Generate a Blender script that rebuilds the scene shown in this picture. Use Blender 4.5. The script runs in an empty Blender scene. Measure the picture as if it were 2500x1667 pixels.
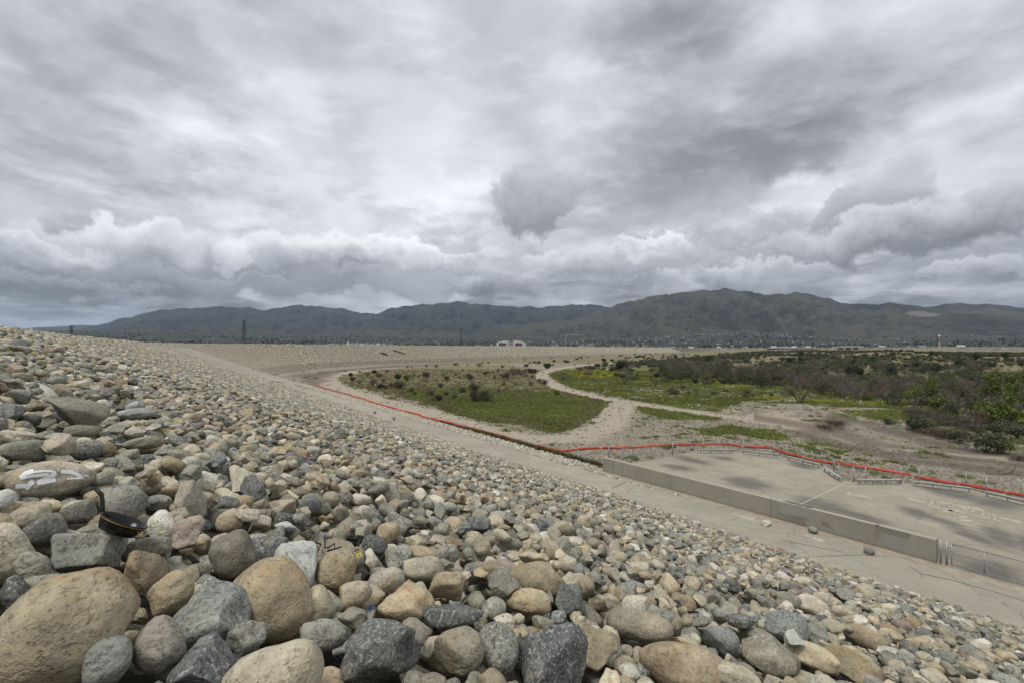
import bpy, bmesh, math, random
import numpy as np
from mathutils import Vector, Matrix, Euler

rng = np.random.default_rng(11)
random.seed(11)
scene = bpy.context.scene
COL = scene.collection
PI = math.pi

# ------------------------------------------------------------------ camera
LENS, SENSOR = 17.0, 36.0
FPX = 2500.0 * LENS / SENSOR
PITCH, ROLL = math.atan(13.3 / FPX), 0.0057
r0 = np.array([1.0, 0, 0]); f0 = np.array([0, math.cos(PITCH), math.sin(PITCH)]); u0 = np.array([0, -math.sin(PITCH), math.cos(PITCH)])
CR = r0 * math.cos(ROLL) + u0 * math.sin(ROLL)
CU = u0 * math.cos(ROLL) - r0 * math.sin(ROLL)
CF = f0
cam_d = bpy.data.cameras.new('camera')
cam_d.lens = LENS; cam_d.sensor_width = SENSOR; cam_d.clip_start = 0.1; cam_d.clip_end = 60000
cam = bpy.data.objects.new('camera', cam_d); COL.objects.link(cam)
cam.matrix_world = Matrix(((CR[0], CU[0], -CF[0], 0), (CR[1], CU[1], -CF[1], 0), (CR[2], CU[2], -CF[2], 0), (0, 0, 0, 1)))
scene.camera = cam

# ------------------------------------------------------------------ node helpers
class NT:
    def __init__(s, tree):
        s.t = tree; s.n = tree.nodes; s.l = tree.links
    def link(s, a, b): s.l.new(a, b)
    def put(s, sock, v):
        if isinstance(v, bpy.types.NodeSocket): s.l.new(v, sock)
        elif v is not None:
            if hasattr(sock.default_value, '__len__') and not hasattr(v, '__len__'): v = [v] * len(sock.default_value)
            if hasattr(sock.default_value, '__len__') and len(sock.default_value) == 4 and len(v) == 3: v = (*v, 1)
            sock.default_value = v
    def m(s, op, a, b=None, c=None, clamp=False):
        n = s.n.new('ShaderNodeMath'); n.operation = op; n.use_clamp = clamp
        s.put(n.inputs[0], a); s.put(n.inputs[1], b)
        if c is not None: s.put(n.inputs[2], c)
        return n.outputs[0]
    def v(s, op, a, b=None, scale=None):
        n = s.n.new('ShaderNodeVectorMath'); n.operation = op
        s.put(n.inputs[0], a)
        if b is not None: s.put(n.inputs[1], b)
        if scale is not None: s.put(n.inputs['Scale'], scale)
        return n.outputs['Value'] if op in ('DOT_PRODUCT', 'LENGTH') else n.outputs['Vector']
    def mix(s, f, a, b, blend='MIX'):
        n = s.n.new('ShaderNodeMix'); n.data_type = 'RGBA'; n.blend_type = blend; n.clamp_factor = True
        s.put(n.inputs[0], f); s.put(n.inputs[6], a); s.put(n.inputs[7], b)
        return n.outputs[2]
    def noise(s, vec, scale, detail=3, rough=0.55, dist=0.0, dim='3D'):
        n = s.n.new('ShaderNodeTexNoise'); n.noise_dimensions = dim
        s.put(n.inputs['Vector'], vec); s.put(n.inputs['Scale'], scale); s.put(n.inputs['Detail'], detail)
        s.put(n.inputs['Roughness'], rough); s.put(n.inputs['Distortion'], dist)
        return n.outputs['Fac']
    def vor(s, vec, scale, feature='F1', out='Distance', rnd=1.0):
        n = s.n.new('ShaderNodeTexVoronoi'); n.feature = feature
        s.put(n.inputs['Vector'], vec); s.put(n.inputs['Scale'], scale); s.put(n.inputs['Randomness'], rnd)
        return n.outputs[out]
    def ss(s, x, a, b, lo=0.0, hi=1.0):
        n = s.n.new('ShaderNodeMapRange'); n.interpolation_type = 'SMOOTHSTEP'; n.clamp = True
        s.put(n.inputs['Value'], x); s.put(n.inputs['From Min'], a); s.put(n.inputs['From Max'], b)
        s.put(n.inputs['To Min'], lo); s.put(n.inputs['To Max'], hi)
        return n.outputs['Result']
    def lin(s, x, a, b, lo=0.0, hi=1.0, clamp=True):
        n = s.n.new('ShaderNodeMapRange'); n.clamp = clamp
        s.put(n.inputs['Value'], x); s.put(n.inputs['From Min'], a); s.put(n.inputs['From Max'], b)
        s.put(n.inputs['To Min'], lo); s.put(n.inputs['To Max'], hi)
        return n.outputs['Result']
    def attr(s, name, typ='GEOMETRY', out='Color'):
        n = s.n.new('ShaderNodeAttribute'); n.attribute_name = name; n.attribute_type = typ
        return n.outputs[out]
    def sep(s, v):
        n = s.n.new('ShaderNodeSeparateXYZ'); s.put(n.inputs[0], v); return n.outputs
    def comb(s, x, y, z):
        n = s.n.new('ShaderNodeCombineXYZ'); s.put(n.inputs[0], x); s.put(n.inputs[1], y); s.put(n.inputs[2], z); return n.outputs[0]
    def pos(s):
        return s.n.new('ShaderNodeNewGeometry').outputs['Position']
    def bump(s, h, dist=0.02, strength=1.0):
        n = s.n.new('ShaderNodeBump'); s.put(n.inputs['Height'], h); n.inputs['Distance'].default_value = dist
        n.inputs['Strength'].default_value = strength
        return n.outputs[0]

def new_mat(name, rough=0.85):
    m = bpy.data.materials.new(name); m.use_nodes = True
    nt = NT(m.node_tree); b = nt.n['Principled BSDF']
    b.inputs['Roughness'].default_value = rough
    b.inputs['Specular IOR Level'].default_value = 0.3
    return m, nt, b

def simple_mat(name, col, rough=0.8, metal=0.0, var=0.15, scale=6.0, bump=0.0):
    m, nt, b = new_mat(name, rough)
    p = nt.pos()
    n1 = nt.noise(p, scale, 4); n2 = nt.noise(p, scale * 7.3, 2)
    f = nt.m('ADD', nt.m('MULTIPLY', n1, 0.7), nt.m('MULTIPLY', n2, 0.3))
    lo = tuple(c * (1 - var * 1.6) for c in col); hi = tuple(min(1, c * (1 + var * 1.6)) for c in col)
    nt.link(nt.mix(nt.ss(f, .3, .7), lo, hi), b.inputs['Base Color'])
    b.inputs['Metallic'].default_value = metal
    if bump: nt.link(nt.bump(f, bump), b.inputs['Normal'])
    return m

# ------------------------------------------------------------------ sky
W = bpy.data.worlds.new('World'); scene.world = W; W.use_nodes = True
SUN_EL, SUN_AZ = math.radians(62), math.radians(215)      # azimuth clockwise from +Y (view direction)
def build_world():
    nt = NT(W.node_tree); n = nt.n
    bg = n['Background']
    sky = n.new('ShaderNodeTexSky'); sky.sky_type = 'NISHITA'; sky.sun_disc = False
    sky.sun_elevation = SUN_EL; sky.sun_rotation = SUN_AZ; sky.dust_density = 2.0
    d = n.new('ShaderNodeTexCoord').outputs['Generated']
    d = nt.v('NORMALIZE', d)
    x, y, z = nt.sep(d)
    zc = nt.m('MAXIMUM', z, 0.0)
    # cloud deck seen from below: direction projected on a high plane
    def deck(k):
        inv = nt.m('DIVIDE', 1.0, nt.m('ADD', zc, k))
        return nt.comb(nt.m('MULTIPLY', x, inv), nt.m('MULTIPLY', y, inv), 0.0)
    q = nt.v('SCALE', deck(0.85), scale=1.7)
    broad = nt.noise(nt.v('ADD', q, (13.7, 4.2, 0.0)), 1.15, 3, .5, .4)
    mid = nt.noise(nt.v('ADD', nt.v('MULTIPLY', d, (3.1, 3.1, 5.0)), (3.1, 8.8, 2.0)), 1.25, 7, .54, .3)
    lumd = nt.ss(nt.m('ADD', nt.m('MULTIPLY', broad, .5), nt.m('MULTIPLY', mid, .5)), .36, .64)     # 1 = thick, dark
    b = nt.lin(lumd, 0, 1, .70, .46)
    # heaps with pale tops and dark undersides: density here against density a little higher up
    def heap(up, sc, off, sq):
        p = nt.v('MULTIPLY', nt.v('ADD', d, (0, 0, up)), (sc, sc, sc * sq))
        return nt.noise(nt.v('ADD', p, off), 1.0, 8, .57, .15)
    for sc, off, dz, lo, hi, amt, sq in ((3.4, (2.3, 7.7, 1.2), .050, .26, .50, .75, 2.5), (7.5, (9.3, 1.7, 5.2), .022, .15, .45, .50, 2.5), (5.2, (4.1, 6.6, 3.9), .020, .0, .22, .95, 4.6)):
        h0, h1 = heap(0.0, sc, off, sq), heap(dz, sc, off, sq)
        mask = nt.ss(h0, *((.45, .59) if sc > 7 else (.43, .61)))
        under = nt.ss(h1, .40, .60)
        shade = nt.lin(under, 0, 1, .80, .36)
        wz = nt.lin(nt.ss(zc, hi, .08), 0, 1, lo, amt)
        b = nt.m('ADD', nt.m('MULTIPLY', b, nt.m('SUBTRACT', 1.0, nt.m('MULTIPLY', mask, wz))), nt.m('MULTIPLY', shade, nt.m('MULTIPLY', mask, wz)))
    # warped direction for the single clouds
    wv = n.new('ShaderNodeTexNoise'); nt.put(wv.inputs['Vector'], d); wv.inputs['Scale'].default_value = 6.0
    wv.inputs['Detail'].default_value = 5; wv.inputs['Roughness'].default_value = .6
    wv2 = n.new('ShaderNodeTexNoise'); nt.put(wv2.inputs['Vector'], d); wv2.inputs['Scale'].default_value = 17.0; wv2.inputs['Detail'].default_value = 6; wv2.inputs['Roughness'].default_value = .62
    dw = nt.v('ADD', d, nt.v('SCALE', nt.v('SUBTRACT', wv.outputs['Color'], (.5, .5, .5)), scale=.13))
    dw = nt.v('ADD', dw, nt.v('SCALE', nt.v('SUBTRACT', wv2.outputs['Color'], (.5, .5, .5)), scale=.085))
    def blob(px, py, rx, ry, tilt=0.0, hard=1.0):
        v = CF * FPX + CR * (px - 1250) - CU * (py - 833.5)
        R = np.linalg.norm(v); v = v / R
        e1 = np.cross(v, [0, 0, 1]); e1 /= np.linalg.norm(e1); e2 = np.cross(e1, v)
        a = math.radians(tilt); e1, e2 = e1 * math.cos(a) + e2 * math.sin(a), e2 * math.cos(a) - e1 * math.sin(a)
        # pixel radii to angular radii at that place
        k = FPX / (R * R) if abs(px - 1250) > 300 else 1 / R
        u = nt.m('DIVIDE', nt.v('DOT_PRODUCT', dw, tuple(e1)), rx * k); w = nt.m('DIVIDE', nt.v('DOT_PRODUCT', dw, tuple(e2)), ry / R)
        r2 = nt.m('ADD', nt.m('MULTIPLY', u, u), nt.m('MULTIPLY', w, w))
        front = nt.ss(nt.v('DOT_PRODUCT', d, tuple(v)), .3, .6)
        return nt.m('MULTIPLY', nt.ss(r2, 1.0 + .6 / hard, 1.0 - .9 / hard), front), w
    # soft masses: px, py, rx, ry, tilt, hardness, depth
    DARK = [(900, 225, 420, 150, -8, .6, .10), (280, 190, 330, 140, 10, .6, .12), (1650, 60, 260, 80, 0, .6, .15), (2050, 250, 420, 120, 8, .6, .12),
        (420, 450, 420, 70, 0, .6, .08), (1500, 420, 420, 90, 10, .6, .06), (450, 720, 480, 26, 0, .7, .10), (1250, 712, 480, 26, 0, .6, .10), (100, 700, 260, 24, 0, .7, .12), (2350, 700, 300, 24, 0, .6, .06)]
    LIGHT = [(1255, 380, 260, 210, 20, .5, .09), (1960, 480, 150, 60, 0, .8, .17), (430, 300, 150, 60, -20, .6, .12), (1100, 540, 260, 60, 5, .5, .09), (600, 120, 300, 60, -35, .5, .08), (2270, 300, 250, 60, 18, .5, .06), (2200, 420, 300, 60, 6, .5, .06), (1750, 560, 200, 30, 0, .6, .08), (520, 520, 420, 50, 0, .6, .07)]
    for px, py, rx, ry, t, h, k in DARK:
        f, w = blob(px, py, rx, ry, t, h)
        b = nt.m('SUBTRACT', b, nt.m('MULTIPLY', f, k))
    for px, py, rx, ry, t, h, k in LIGHT:
        f, w = blob(px, py, rx, ry, t, h)
        b = nt.m('ADD', b, nt.m('MULTIPLY', f, k))
    # single heaps with a crisp edge: px, py, rx, ry, tilt, top, bottom brightness, strength
    HEAP = [(2480, 505, 170, 62, 12, .62, .36, .8), (2170, 470, 150, 80, 12, .60, .42, .75), (2060, 520, 70, 52, 0, .56, .36, .8), (2110, 590, 360, 62, 3, .66, .27, .9), (1310, 490, 112, 76, 0, .54, .28, .92), (1408, 535, 48, 26, 0, .56, .44, .7),
        (330, 615, 320, 80, 8, .88, .34, .85), (80, 645, 200, 60, 0, .84, .32, .85), (720, 640, 290, 78, 3, .90, .30, .88), (565, 612, 52, 44, 0, .90, .66, .8), (1000, 632, 190, 58, 0, .92, .34, .85), (1120, 592, 60, 22, 0, .56, .44, .6), (1310, 632, 62, 30, 0, .80, .55, .75),
        (1590, 622, 110, 40, 0, .86, .38, .8), (1480, 655, 190, 38, 0, .80, .38, .7), (1850, 662, 200, 36, 0, .78, .38, .7), (2370, 665, 130, 30, 0, .80, .52, .6), (560, 690, 330, 30, 0, .62, .36, .6), (1010, 690, 300, 28, 0, .60, .38, .6), (180, 700, 240, 24, 0, .60, .40, .6)]
    for px, py, rx, ry, t, top, bot, k in HEAP:
        f, w = blob(px, py, rx, ry, t, 2.1 if abs(px - 1310) < 5 else 2.5)
        f = nt.m('MULTIPLY', f, nt.ss(w, -1.25, -.45))       # flat, dissolving underside
        b = nt.m('ADD', nt.m('MULTIPLY', b, nt.m('SUBTRACT', 1.0, nt.m('MULTIPLY', f, k))), nt.m('MULTIPLY', nt.lin(nt.m('ADD', w, nt.m('MULTIPLY', nt.m('SUBTRACT', mid, .5), 1.6)), -.6, .9, bot, top), nt.m('MULTIPLY', f, k)))
    # towards the horizon the deck is seen through more air: greyer, flatter
    b = nt.m('MULTIPLY', b, nt.lin(nt.ss(zc, 0.02, .30), 0, 1, .74, 1.0))
    b = nt.m('ADD', nt.m('MULTIPLY', nt.m('SUBTRACT', b, .56), 1.18), .53)
    b = nt.m('MAXIMUM', nt.m('MINIMUM', b, .95), .17)
    colr = nt.mix(nt.ss(b, .35, .8), (.915, .955, 1.03, 1), (.97, .985, 1.03, 1))
    cl = nt.v('MULTIPLY', nt.comb(b, b, b), colr)
    cl10 = nt.v('SCALE', cl, scale=10.0 * CLOUD_GAIN)
    thin = nt.ss(nt.m('ADD', broad, nt.m('MULTIPLY', nt.m('SUBTRACT', mid, .5), .6)), .30, .12, 0, .12)    # thin places let a little blue through
    out = nt.mix(thin, cl10, sky.outputs[0])
    below = nt.ss(z, -0.02, 0.0)
    out = nt.mix(below, (2.2, 2.1, 1.9, 1), out)
    nt.link(out, bg.inputs['Color']); bg.inputs['Strength'].default_value = 0.1
CLOUD_GAIN = .84
build_world()
W.cycles.sampling_method = 'MANUAL'; W.cycles.sample_map_resolution = 512

# ------------------------------------------------------------------ sun behind the overcast
sd = bpy.data.lights.new('sun', 'SUN'); sd.energy = 1.5; sd.use_shadow = True; sd.angle = math.radians(25); sd.color = (1.0, .96, .9)
sun = bpy.data.objects.new('sun', sd); COL.objects.link(sun)
sv = Vector((math.sin(SUN_AZ) * math.cos(SUN_EL), math.cos(SUN_AZ) * math.cos(SUN_EL), math.sin(SUN_EL)))
sun.rotation_euler = sv.to_track_quat('Z', 'Y').to_euler(); sun.location = (0, -40, 120)

scene.view_settings.view_transform = 'Standard'; scene.view_settings.look = 'None'
scene.view_settings.exposure = 0.60; scene.view_settings.gamma = 1.0; scene.view_settings.use_curve_mapping = False
scene.render.film_transparent = False
scene.cycles.use_denoising = True
scene.cycles.max_bounces = 5; scene.cycles.diffuse_bounces = 3; scene.cycles.glossy_bounces = 2; scene.cycles.transparent_max_bounces = 8
scene.cycles.volume_bounces = 0

# ------------------------------------------------------------------ object helpers
def ray(px, py):
    return CF * FPX + CR * (px - 1250) - CU * (py - 833.5)
def at_z(px, py, z):
    d = ray(px, py); return d * (z / d[2])
def at_y(px, py, Y):
    d = ray(px, py); return d * (Y / d[1])

class MB:
    """collects vertices and faces of one mesh"""
    def __init__(s): s.v = []; s.f = []
    def add(s, vs, fs):
        o = len(s.v); s.v.extend([tuple(map(float, p)) for p in vs]); s.f.extend([tuple(i + o for i in f) for f in fs])
    def box(s, c, size, ax=None):
        ax = ax if ax is not None else np.eye(3); c = np.array(c, float)
        vs = []
        for k in range(8):
            sg = np.array([(k & 1) * 2 - 1, (k >> 1 & 1) * 2 - 1, (k >> 2 & 1) * 2 - 1]) * .5 * np.array(size)
            vs.append(c + sg @ ax)
        s.add(vs, [(0, 2, 3, 1), (4, 5, 7, 6), (0, 1, 5, 4), (2, 6, 7, 3), (0, 4, 6, 2), (1, 3, 7, 5)])
    def tube(s, pts, r, n=6, cap=True):
        pts = [np.array(p, float) for p in pts]; rr = r if hasattr(r, '__len__') else [r] * len(pts)
        rings = []
        for i, p in enumerate(pts):
            t = pts[min(i + 1, len(pts) - 1)] - pts[max(i - 1, 0)]; t = t / (np.linalg.norm(t) + 1e-9)
            a = np.cross(t, [0, 0, 1.0] if abs(t[2]) < .9 else [1.0, 0, 0]); a /= np.linalg.norm(a); b = np.cross(t, a)
            rings.append([p + rr[i] * (math.cos(2 * PI * k / n) * a + math.sin(2 * PI * k / n) * b) for k in range(n)])
        vs = [q for R in rings for q in R]; fs = []
        for i in range(len(pts) - 1):
            for k in range(n):
                fs.append((i * n + k, i * n + (k + 1) % n, (i + 1) * n + (k + 1) % n, (i + 1) * n + k))
        if cap: fs.append(tuple(range(n))[::-1]); fs.append(tuple((len(pts) - 1) * n + k for k in range(n)))
        s.add(vs, fs)
    def mesh(s, name, smooth=False):
        me = bpy.data.meshes.new(name); me.from_pydata(s.v, [], s.f); me.update()
        if smooth: me.polygons.foreach_set('use_smooth', [True] * len(me.polygons))
        return me
    def build(s, name, mat, parent=None, smooth=False, loc=None):
        return obj(name, s.mesh(name, smooth), mat, parent, loc)

def obj(name, me, mat=None, parent=None, loc=None):
    o = bpy.data.objects.new(name, me); COL.objects.link(o)
    if mat is not None and me is not None and not me.materials: me.materials.append(mat)
    if parent is not None: o.parent = parent
    if loc is not None: o.location = loc
    return o
def tag(o, label=None, cat=None, group=None, kind=None):
    if label: o['label'] = label
    if cat: o['category'] = cat
    if group: o['group'] = group
    if kind: o['kind'] = kind
    return o
def thing(name, label, cat, loc=(0, 0, 0), group=None, rz=0.0):
    o = bpy.data.objects.new(name, None); COL.objects.link(o); o.location = loc; o.rotation_euler = (0, 0, rz); o.empty_display_size = .3
    return tag(o, label, cat, group)
def np_mesh(name, verts, faces, smooth=True):
    """faces: (n,k) int array"""
    me = bpy.data.meshes.new(name); k = faces.shape[1]
    me.vertices.add(len(verts)); me.vertices.foreach_set('co', np.asarray(verts, np.float32).ravel())
    me.loops.add(faces.size); me.loops.foreach_set('vertex_index', faces.astype(np.int32).ravel())
    me.polygons.add(len(faces)); me.polygons.foreach_set('loop_start', np.arange(0, faces.size, k, dtype=np.int32))
    if smooth: me.polygons.foreach_set('use_smooth', np.ones(len(faces), bool))
    me.update(calc_edges=True); me.validate()
    return me
def vattr(me, name, arr, typ='FLOAT'):
    a = me.attributes.new(name, typ, 'POINT')
    arr = np.asarray(arr, np.float32)
    a.data.foreach_set({'FLOAT': 'value', 'FLOAT_VECTOR': 'vector', 'FLOAT_COLOR': 'color', 'INT': 'value'}[typ], arr.ravel() if typ != 'INT' else arr.astype(np.int32))

# value noise in numpy
def _h(ix, iy, seed):
    n = (ix.astype(np.int64) * 374761393 + iy.astype(np.int64) * 668265263 + seed * 1442695041) & 0xffffffff
    n = ((n ^ (n >> 13)) * 1274126177) & 0xffffffff
    return ((n ^ (n >> 16)) & 0xffff) / 65535.0
def vnoise(x, y, seed=0):
    x = np.asarray(x, float); y = np.asarray(y, float)
    ix, iy = np.floor(x), np.floor(y); fx, fy = x - ix, y - iy
    fx = fx * fx * (3 - 2 * fx); fy = fy * fy * (3 - 2 * fy)
    a, b = _h(ix, iy, seed), _h(ix + 1, iy, seed); c, d = _h(ix, iy + 1, seed), _h(ix + 1, iy + 1, seed)
    return (a * (1 - fx) + b * fx) * (1 - fy) + (c * (1 - fx) + d * fx) * fy
def fbm(x, y, seed=0, oct=4, gain=.5):
    s = 0; a = 1; t = 0
    for k in range(oct):
        s = s + a * vnoise(x * 2 ** k + k * 17.3, y * 2 ** k - k * 9.1, seed + k); t += a; a *= gain
    return s / t
def sstep(x, a, b):
    t = np.clip((x - a) / (b - a), 0, 1); return t * t * (3 - 2 * t)
# ------------------------------------------------------------------ the place: heights and plan
TH = math.atan(845 / FPX)                         # the dam's near leg runs 35.6 degrees left of the view
UX, UY = -math.sin(TH), math.cos(TH)              # along the dam
VX, VY = math.cos(TH), math.sin(TH)               # down the slope, towards the basin
def st(s, t, z=0.0): return np.array([s * UX + t * VX, s * UY + t * VY, z])
def to_st(x, y): return x * UX + y * UY, x * VX + y * VY
HC, TC, M = .63, -6.4, .348
ZP = -10.3                                        # berm road level
ZB = -12.0                                        # basin floor
# crest line in plan
def wt(s): return 30.45 - .0245 * (s - 7)            # face of the low wall, across the slope
def crest_line():
    P = []; hd = []
    for s in np.arange(-400, 172, 2.0): P.append(st(s, TC)[:2]); hd.append(-TH)
    p = st(172, TC)[:2].copy(); h = -TH; R = 188.0; step = 2.0
    while h < math.radians(27):
        P.append(p.copy()); hd.append(h); p = p + step * np.array([math.sin(h), math.cos(h)]); h += step / R
    for k in range(190):
        P.append(p.copy()); hd.append(h); p = p + 8 * np.array([math.sin(h), math.cos(h)]); h += math.radians(15) / 190
    return np.array(P), np.array(hd)
CP, CH = crest_line()
CS = np.concatenate([[0], np.cumsum(np.linalg.norm(np.diff(CP, axis=0), axis=1))]) - 400.0
CN = np.stack([np.cos(CH), -np.sin(CH)], 1)       # right-hand normal, to the basin
CEND = CS[-1]
def crest_d(x, y):
    """signed distance from the crest (positive on the basin side) and distance along it"""
    x = np.asarray(x, float).ravel(); y = np.asarray(y, float).ravel()
    d = np.empty(len(x)); s = np.empty(len(x))
    for i in range(0, len(x), 20000):
        X = x[i:i + 20000, None]; Y = y[i:i + 20000, None]
        k = np.argmin((X - CP[None, :, 0]) ** 2 + (Y - CP[None, :, 1]) ** 2, axis=1)
        dx = X[:, 0] - CP[k, 0]; dy = Y[:, 0] - CP[k, 1]
        d[i:i + 20000] = dx * CN[k, 0] + dy * CN[k, 1]
        s[i:i + 20000] = CS[k] + dx * np.sin(CH[k]) + dy * np.cos(CH[k])
    return d, s
PAD_PX = [(1480, 1124), (1541, 1129), (1594, 1122), (1642, 1111), (1686, 1102.5), (1717.6, 1101.6), (1785, 1102.5), (1816, 1104), (1890.5, 1113), (1921, 1118),
          (1983, 1134), (2007, 1137), (2036, 1154.6), (2048, 1170), (2084, 1176.5), (2113, 1178), (2200, 1179), (2243.7, 1180.5), (2358.8, 1190), (2409, 1206), (2500, 1226)]
PADE = [at_z(px, py, ZP) for px, py in PAD_PX]
PADE[0] = st(28.9, 30.4, ZP)
PADE += [st(-2, 46.5, ZP), st(-14, 44.5, ZP), st(-26, 44.0, ZP)]
PADPOLY = np.array([p[:2] for p in PADE] + [st(-26, 31.3)[:2], st(28.9, 29.98)[:2]])

def poly_sd(x, y, poly):
    """signed distance to a polygon, negative inside"""
    x = np.asarray(x, float).ravel(); y = np.asarray(y, float).ravel()
    best = np.full(len(x), 1e9); ins = np.zeros(len(x), bool); n = len(poly)
    for i in range(n):
        ax, ay = poly[i]; bx, by = poly[(i + 1) % n]; ex, ey = bx - ax, by - ay
        t = np.clip(((x - ax) * ex + (y - ay) * ey) / (ex * ex + ey * ey + 1e-12), 0, 1)
        best = np.minimum(best, (x - ax - t * ex) ** 2 + (y - ay - t * ey) ** 2)
        c = ((ay > y) != (by > y)); 
        xi = ax + (y - ay) / (by - ay + 1e-12) * (bx - ax)
        ins ^= c & (x < xi)
    return np.where(ins, -1, 1) * np.sqrt(best)
def line_d(x, y, pts):
    x = np.asarray(x, float).ravel(); y = np.asarray(y, float).ravel(); best = np.full(len(x), 1e9)
    for (ax, ay), (bx, by) in zip(pts[:-1], pts[1:]):
        ex, ey = bx - ax, by - ay
        t = np.clip(((x - ax) * ex + (y - ay) * ey) / (ex * ex + ey * ey + 1e-12), 0, 1)
        best = np.minimum(best, (x - ax - t * ex) ** 2 + (y - ay - t * ey) ** 2)
    return np.sqrt(best)
D = 2500 / 2352.0
def gpx(pts, z=ZB): return [tuple(at_z(a * D, b * D, z)[:2]) for a, b in pts]
MOUND = [at_z(1120 * D * 1.0, 880 * D, ZB)]
BANK = gpx([(1935, 950), (1960, 962), (1925, 985), (1880, 990), (1800, 975), (1740, 965), (1700, 950), (1760, 935), (1850, 935)])
def basin_z(x, y):
    r = np.hypot(x, y)
    z = ZB + .5 * (fbm(x / 22, y / 22, 3) - .5) * sstep(r, 40, 90) + .18 * (fbm(x / 5, y / 5, 5) - .5)
    # raised, scrub covered ground far to the right
    a = x / np.maximum(y, 1)
    z = z + 7.5 * sstep(r, 260, 700) * sstep(a, .30, .62) * (1 + .4 * (fbm(x / 90, y / 90, 8) - .5))
    z = z + 3.2 * sstep(r, 700, 1500)
    mx, my = .795 * 420, 420
    z = z + 4.5 * np.exp(-(((x - mx) / 26) ** 2 + ((y - my) / 45) ** 2))
    return z
def ground_z(x, y):
    shp = np.shape(x); x = np.asarray(x, float).ravel(); y = np.asarray(y, float).ravel()
    d, s = crest_d(x, y)
    zb = basin_z(x, y)
    inp = (np.hypot(x, y) < 140)
    if inp.any():
        pd = np.full(len(x), 99.0); pd[inp] = poly_sd(x[inp], y[inp], PADPOLY)
        zb = zb + .95 * np.exp(-np.clip(pd, 0, None) / 9.0) * (pd < 60)
        bd = np.full(len(x), 99.0); bd[inp] = poly_sd(x[inp], y[inp], np.array(BANK))
        zb = zb + .9 * sstep(bd, 1.0, -1.2)
        zb = np.where(pd < -.2, ZP - .35, zb)
    zs = np.where(d > 0, HC - M * d, np.where(d > -6, HC, HC - .4 * (-d - 6)))
    past = sstep(s, CEND - 120, CEND - 10)
    zs = zs - 14 * past
    bt = ZP - .02 - 2.2 * sstep(s, 118, 170)
    berm = np.where(d < 37.0, bt, bt - (d - 37.0) * .55)
    z = np.maximum(np.maximum(zs, np.where(d > 20, berm, -99)), zb)
    out = (d < -6)
    z = np.where(out, np.maximum(zs, -13.0 + 3.2 * sstep(np.hypot(x, y), 700, 1500)), z)
    return z.reshape(shp)
def hit(px, py, rmax=3000):
    d = ray(px, py); d = d / math.hypot(d[0], d[1])
    r = np.geomspace(3, rmax, 4000); g = ground_z(r * d[0], r * d[1]) - r * d[2]
    k = np.argmax(g > 0)
    if k == 0: return d * rmax
    a, b = r[k - 1], r[k]; ga, gb = g[k - 1], g[k]
    rr = a + (b - a) * (-ga) / (gb - ga)
    return d * rr

# ------------------------------------------------------------------ ground cover, in plan
MEADOW = gpx([(800, 862), (860, 850), (1000, 838), (1150, 833), (1240, 850), (1255, 868), (1300, 893), (1395, 917), (1405, 935), (1380, 955), (1320, 985), (1270, 994), (1200, 978), (1050, 950), (960, 925), (880, 905), (820, 888), (785, 872)])
SCRUB = gpx([(1262, 858), (1300, 846), (1400, 836), (1500, 828), (1700, 818), (1900, 812), (2600, 806), (2900, 900), (2900, 1120), (2352, 1020), (2230, 1000), (2130, 985), (2085, 965), (2050, 972), (1960, 955), (1935, 945), (1850, 930), (1700, 922), (1640, 943), (1500, 925), (1440, 915), (1330, 893), (1290, 880)])
PATCH = [gpx([(1470, 934), (1560, 938), (1640, 962), (1560, 966), (1495, 958)]), gpx([(1580, 985), (1680, 978), (1730, 998), (1640, 1002)]), gpx([(1700, 985), (1760, 990), (1800, 1010), (1740, 1005)]),
         gpx([(1800, 1022), (1880, 1022), (1930, 1060), (1850, 1050)])]
TRACK1 = gpx([(1420, 832), (1340, 838), (1270, 848), (1244, 857), (1247, 868), (1290, 891), (1360, 910), (1420, 921), (1500, 933), (1600, 946), (1700, 959), (1800, 974), (1880, 992), (1960, 1012), (2100, 1032), (2380, 1058), (2700, 1090)])
TRACK2 = gpx([(1140, 836), (1040, 838), (940, 843), (870, 846), (810, 853), (778, 858), (757, 864), (752, 874), (768, 886), (830, 906), (930, 936), (1030, 966), (1130, 993), (1230, 1012), (1330, 1005), (1400, 975), (1425, 930)])
TYRE = [gpx([(1880, 992), (1940, 965), (2020, 975), (2160, 995), (2352, 1035)]), gpx([(1900, 1020), (2050, 1045), (2200, 1052), (2400, 1075)]), gpx([(1930, 962), (1900, 985), (2000, 1020), (2150, 1035), (2360, 1045)]), gpx([(1990, 968), (2030, 985), (2120, 1010), (2200, 1030), (2300, 1040)]), gpx([(1840, 990), (1950, 1030), (2100, 1062), (2352, 1090)])]
TOEDARK = gpx([(670, 862), (760, 850), (900, 838), (1100, 832), (1100, 836), (900, 845), (800, 852), (760, 862), (750, 876), (720, 885)])
YELLOW = gpx([(1300, 852), (1380, 846), (1450, 852), (1480, 862), (1400, 868), (1320, 866)])
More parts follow.
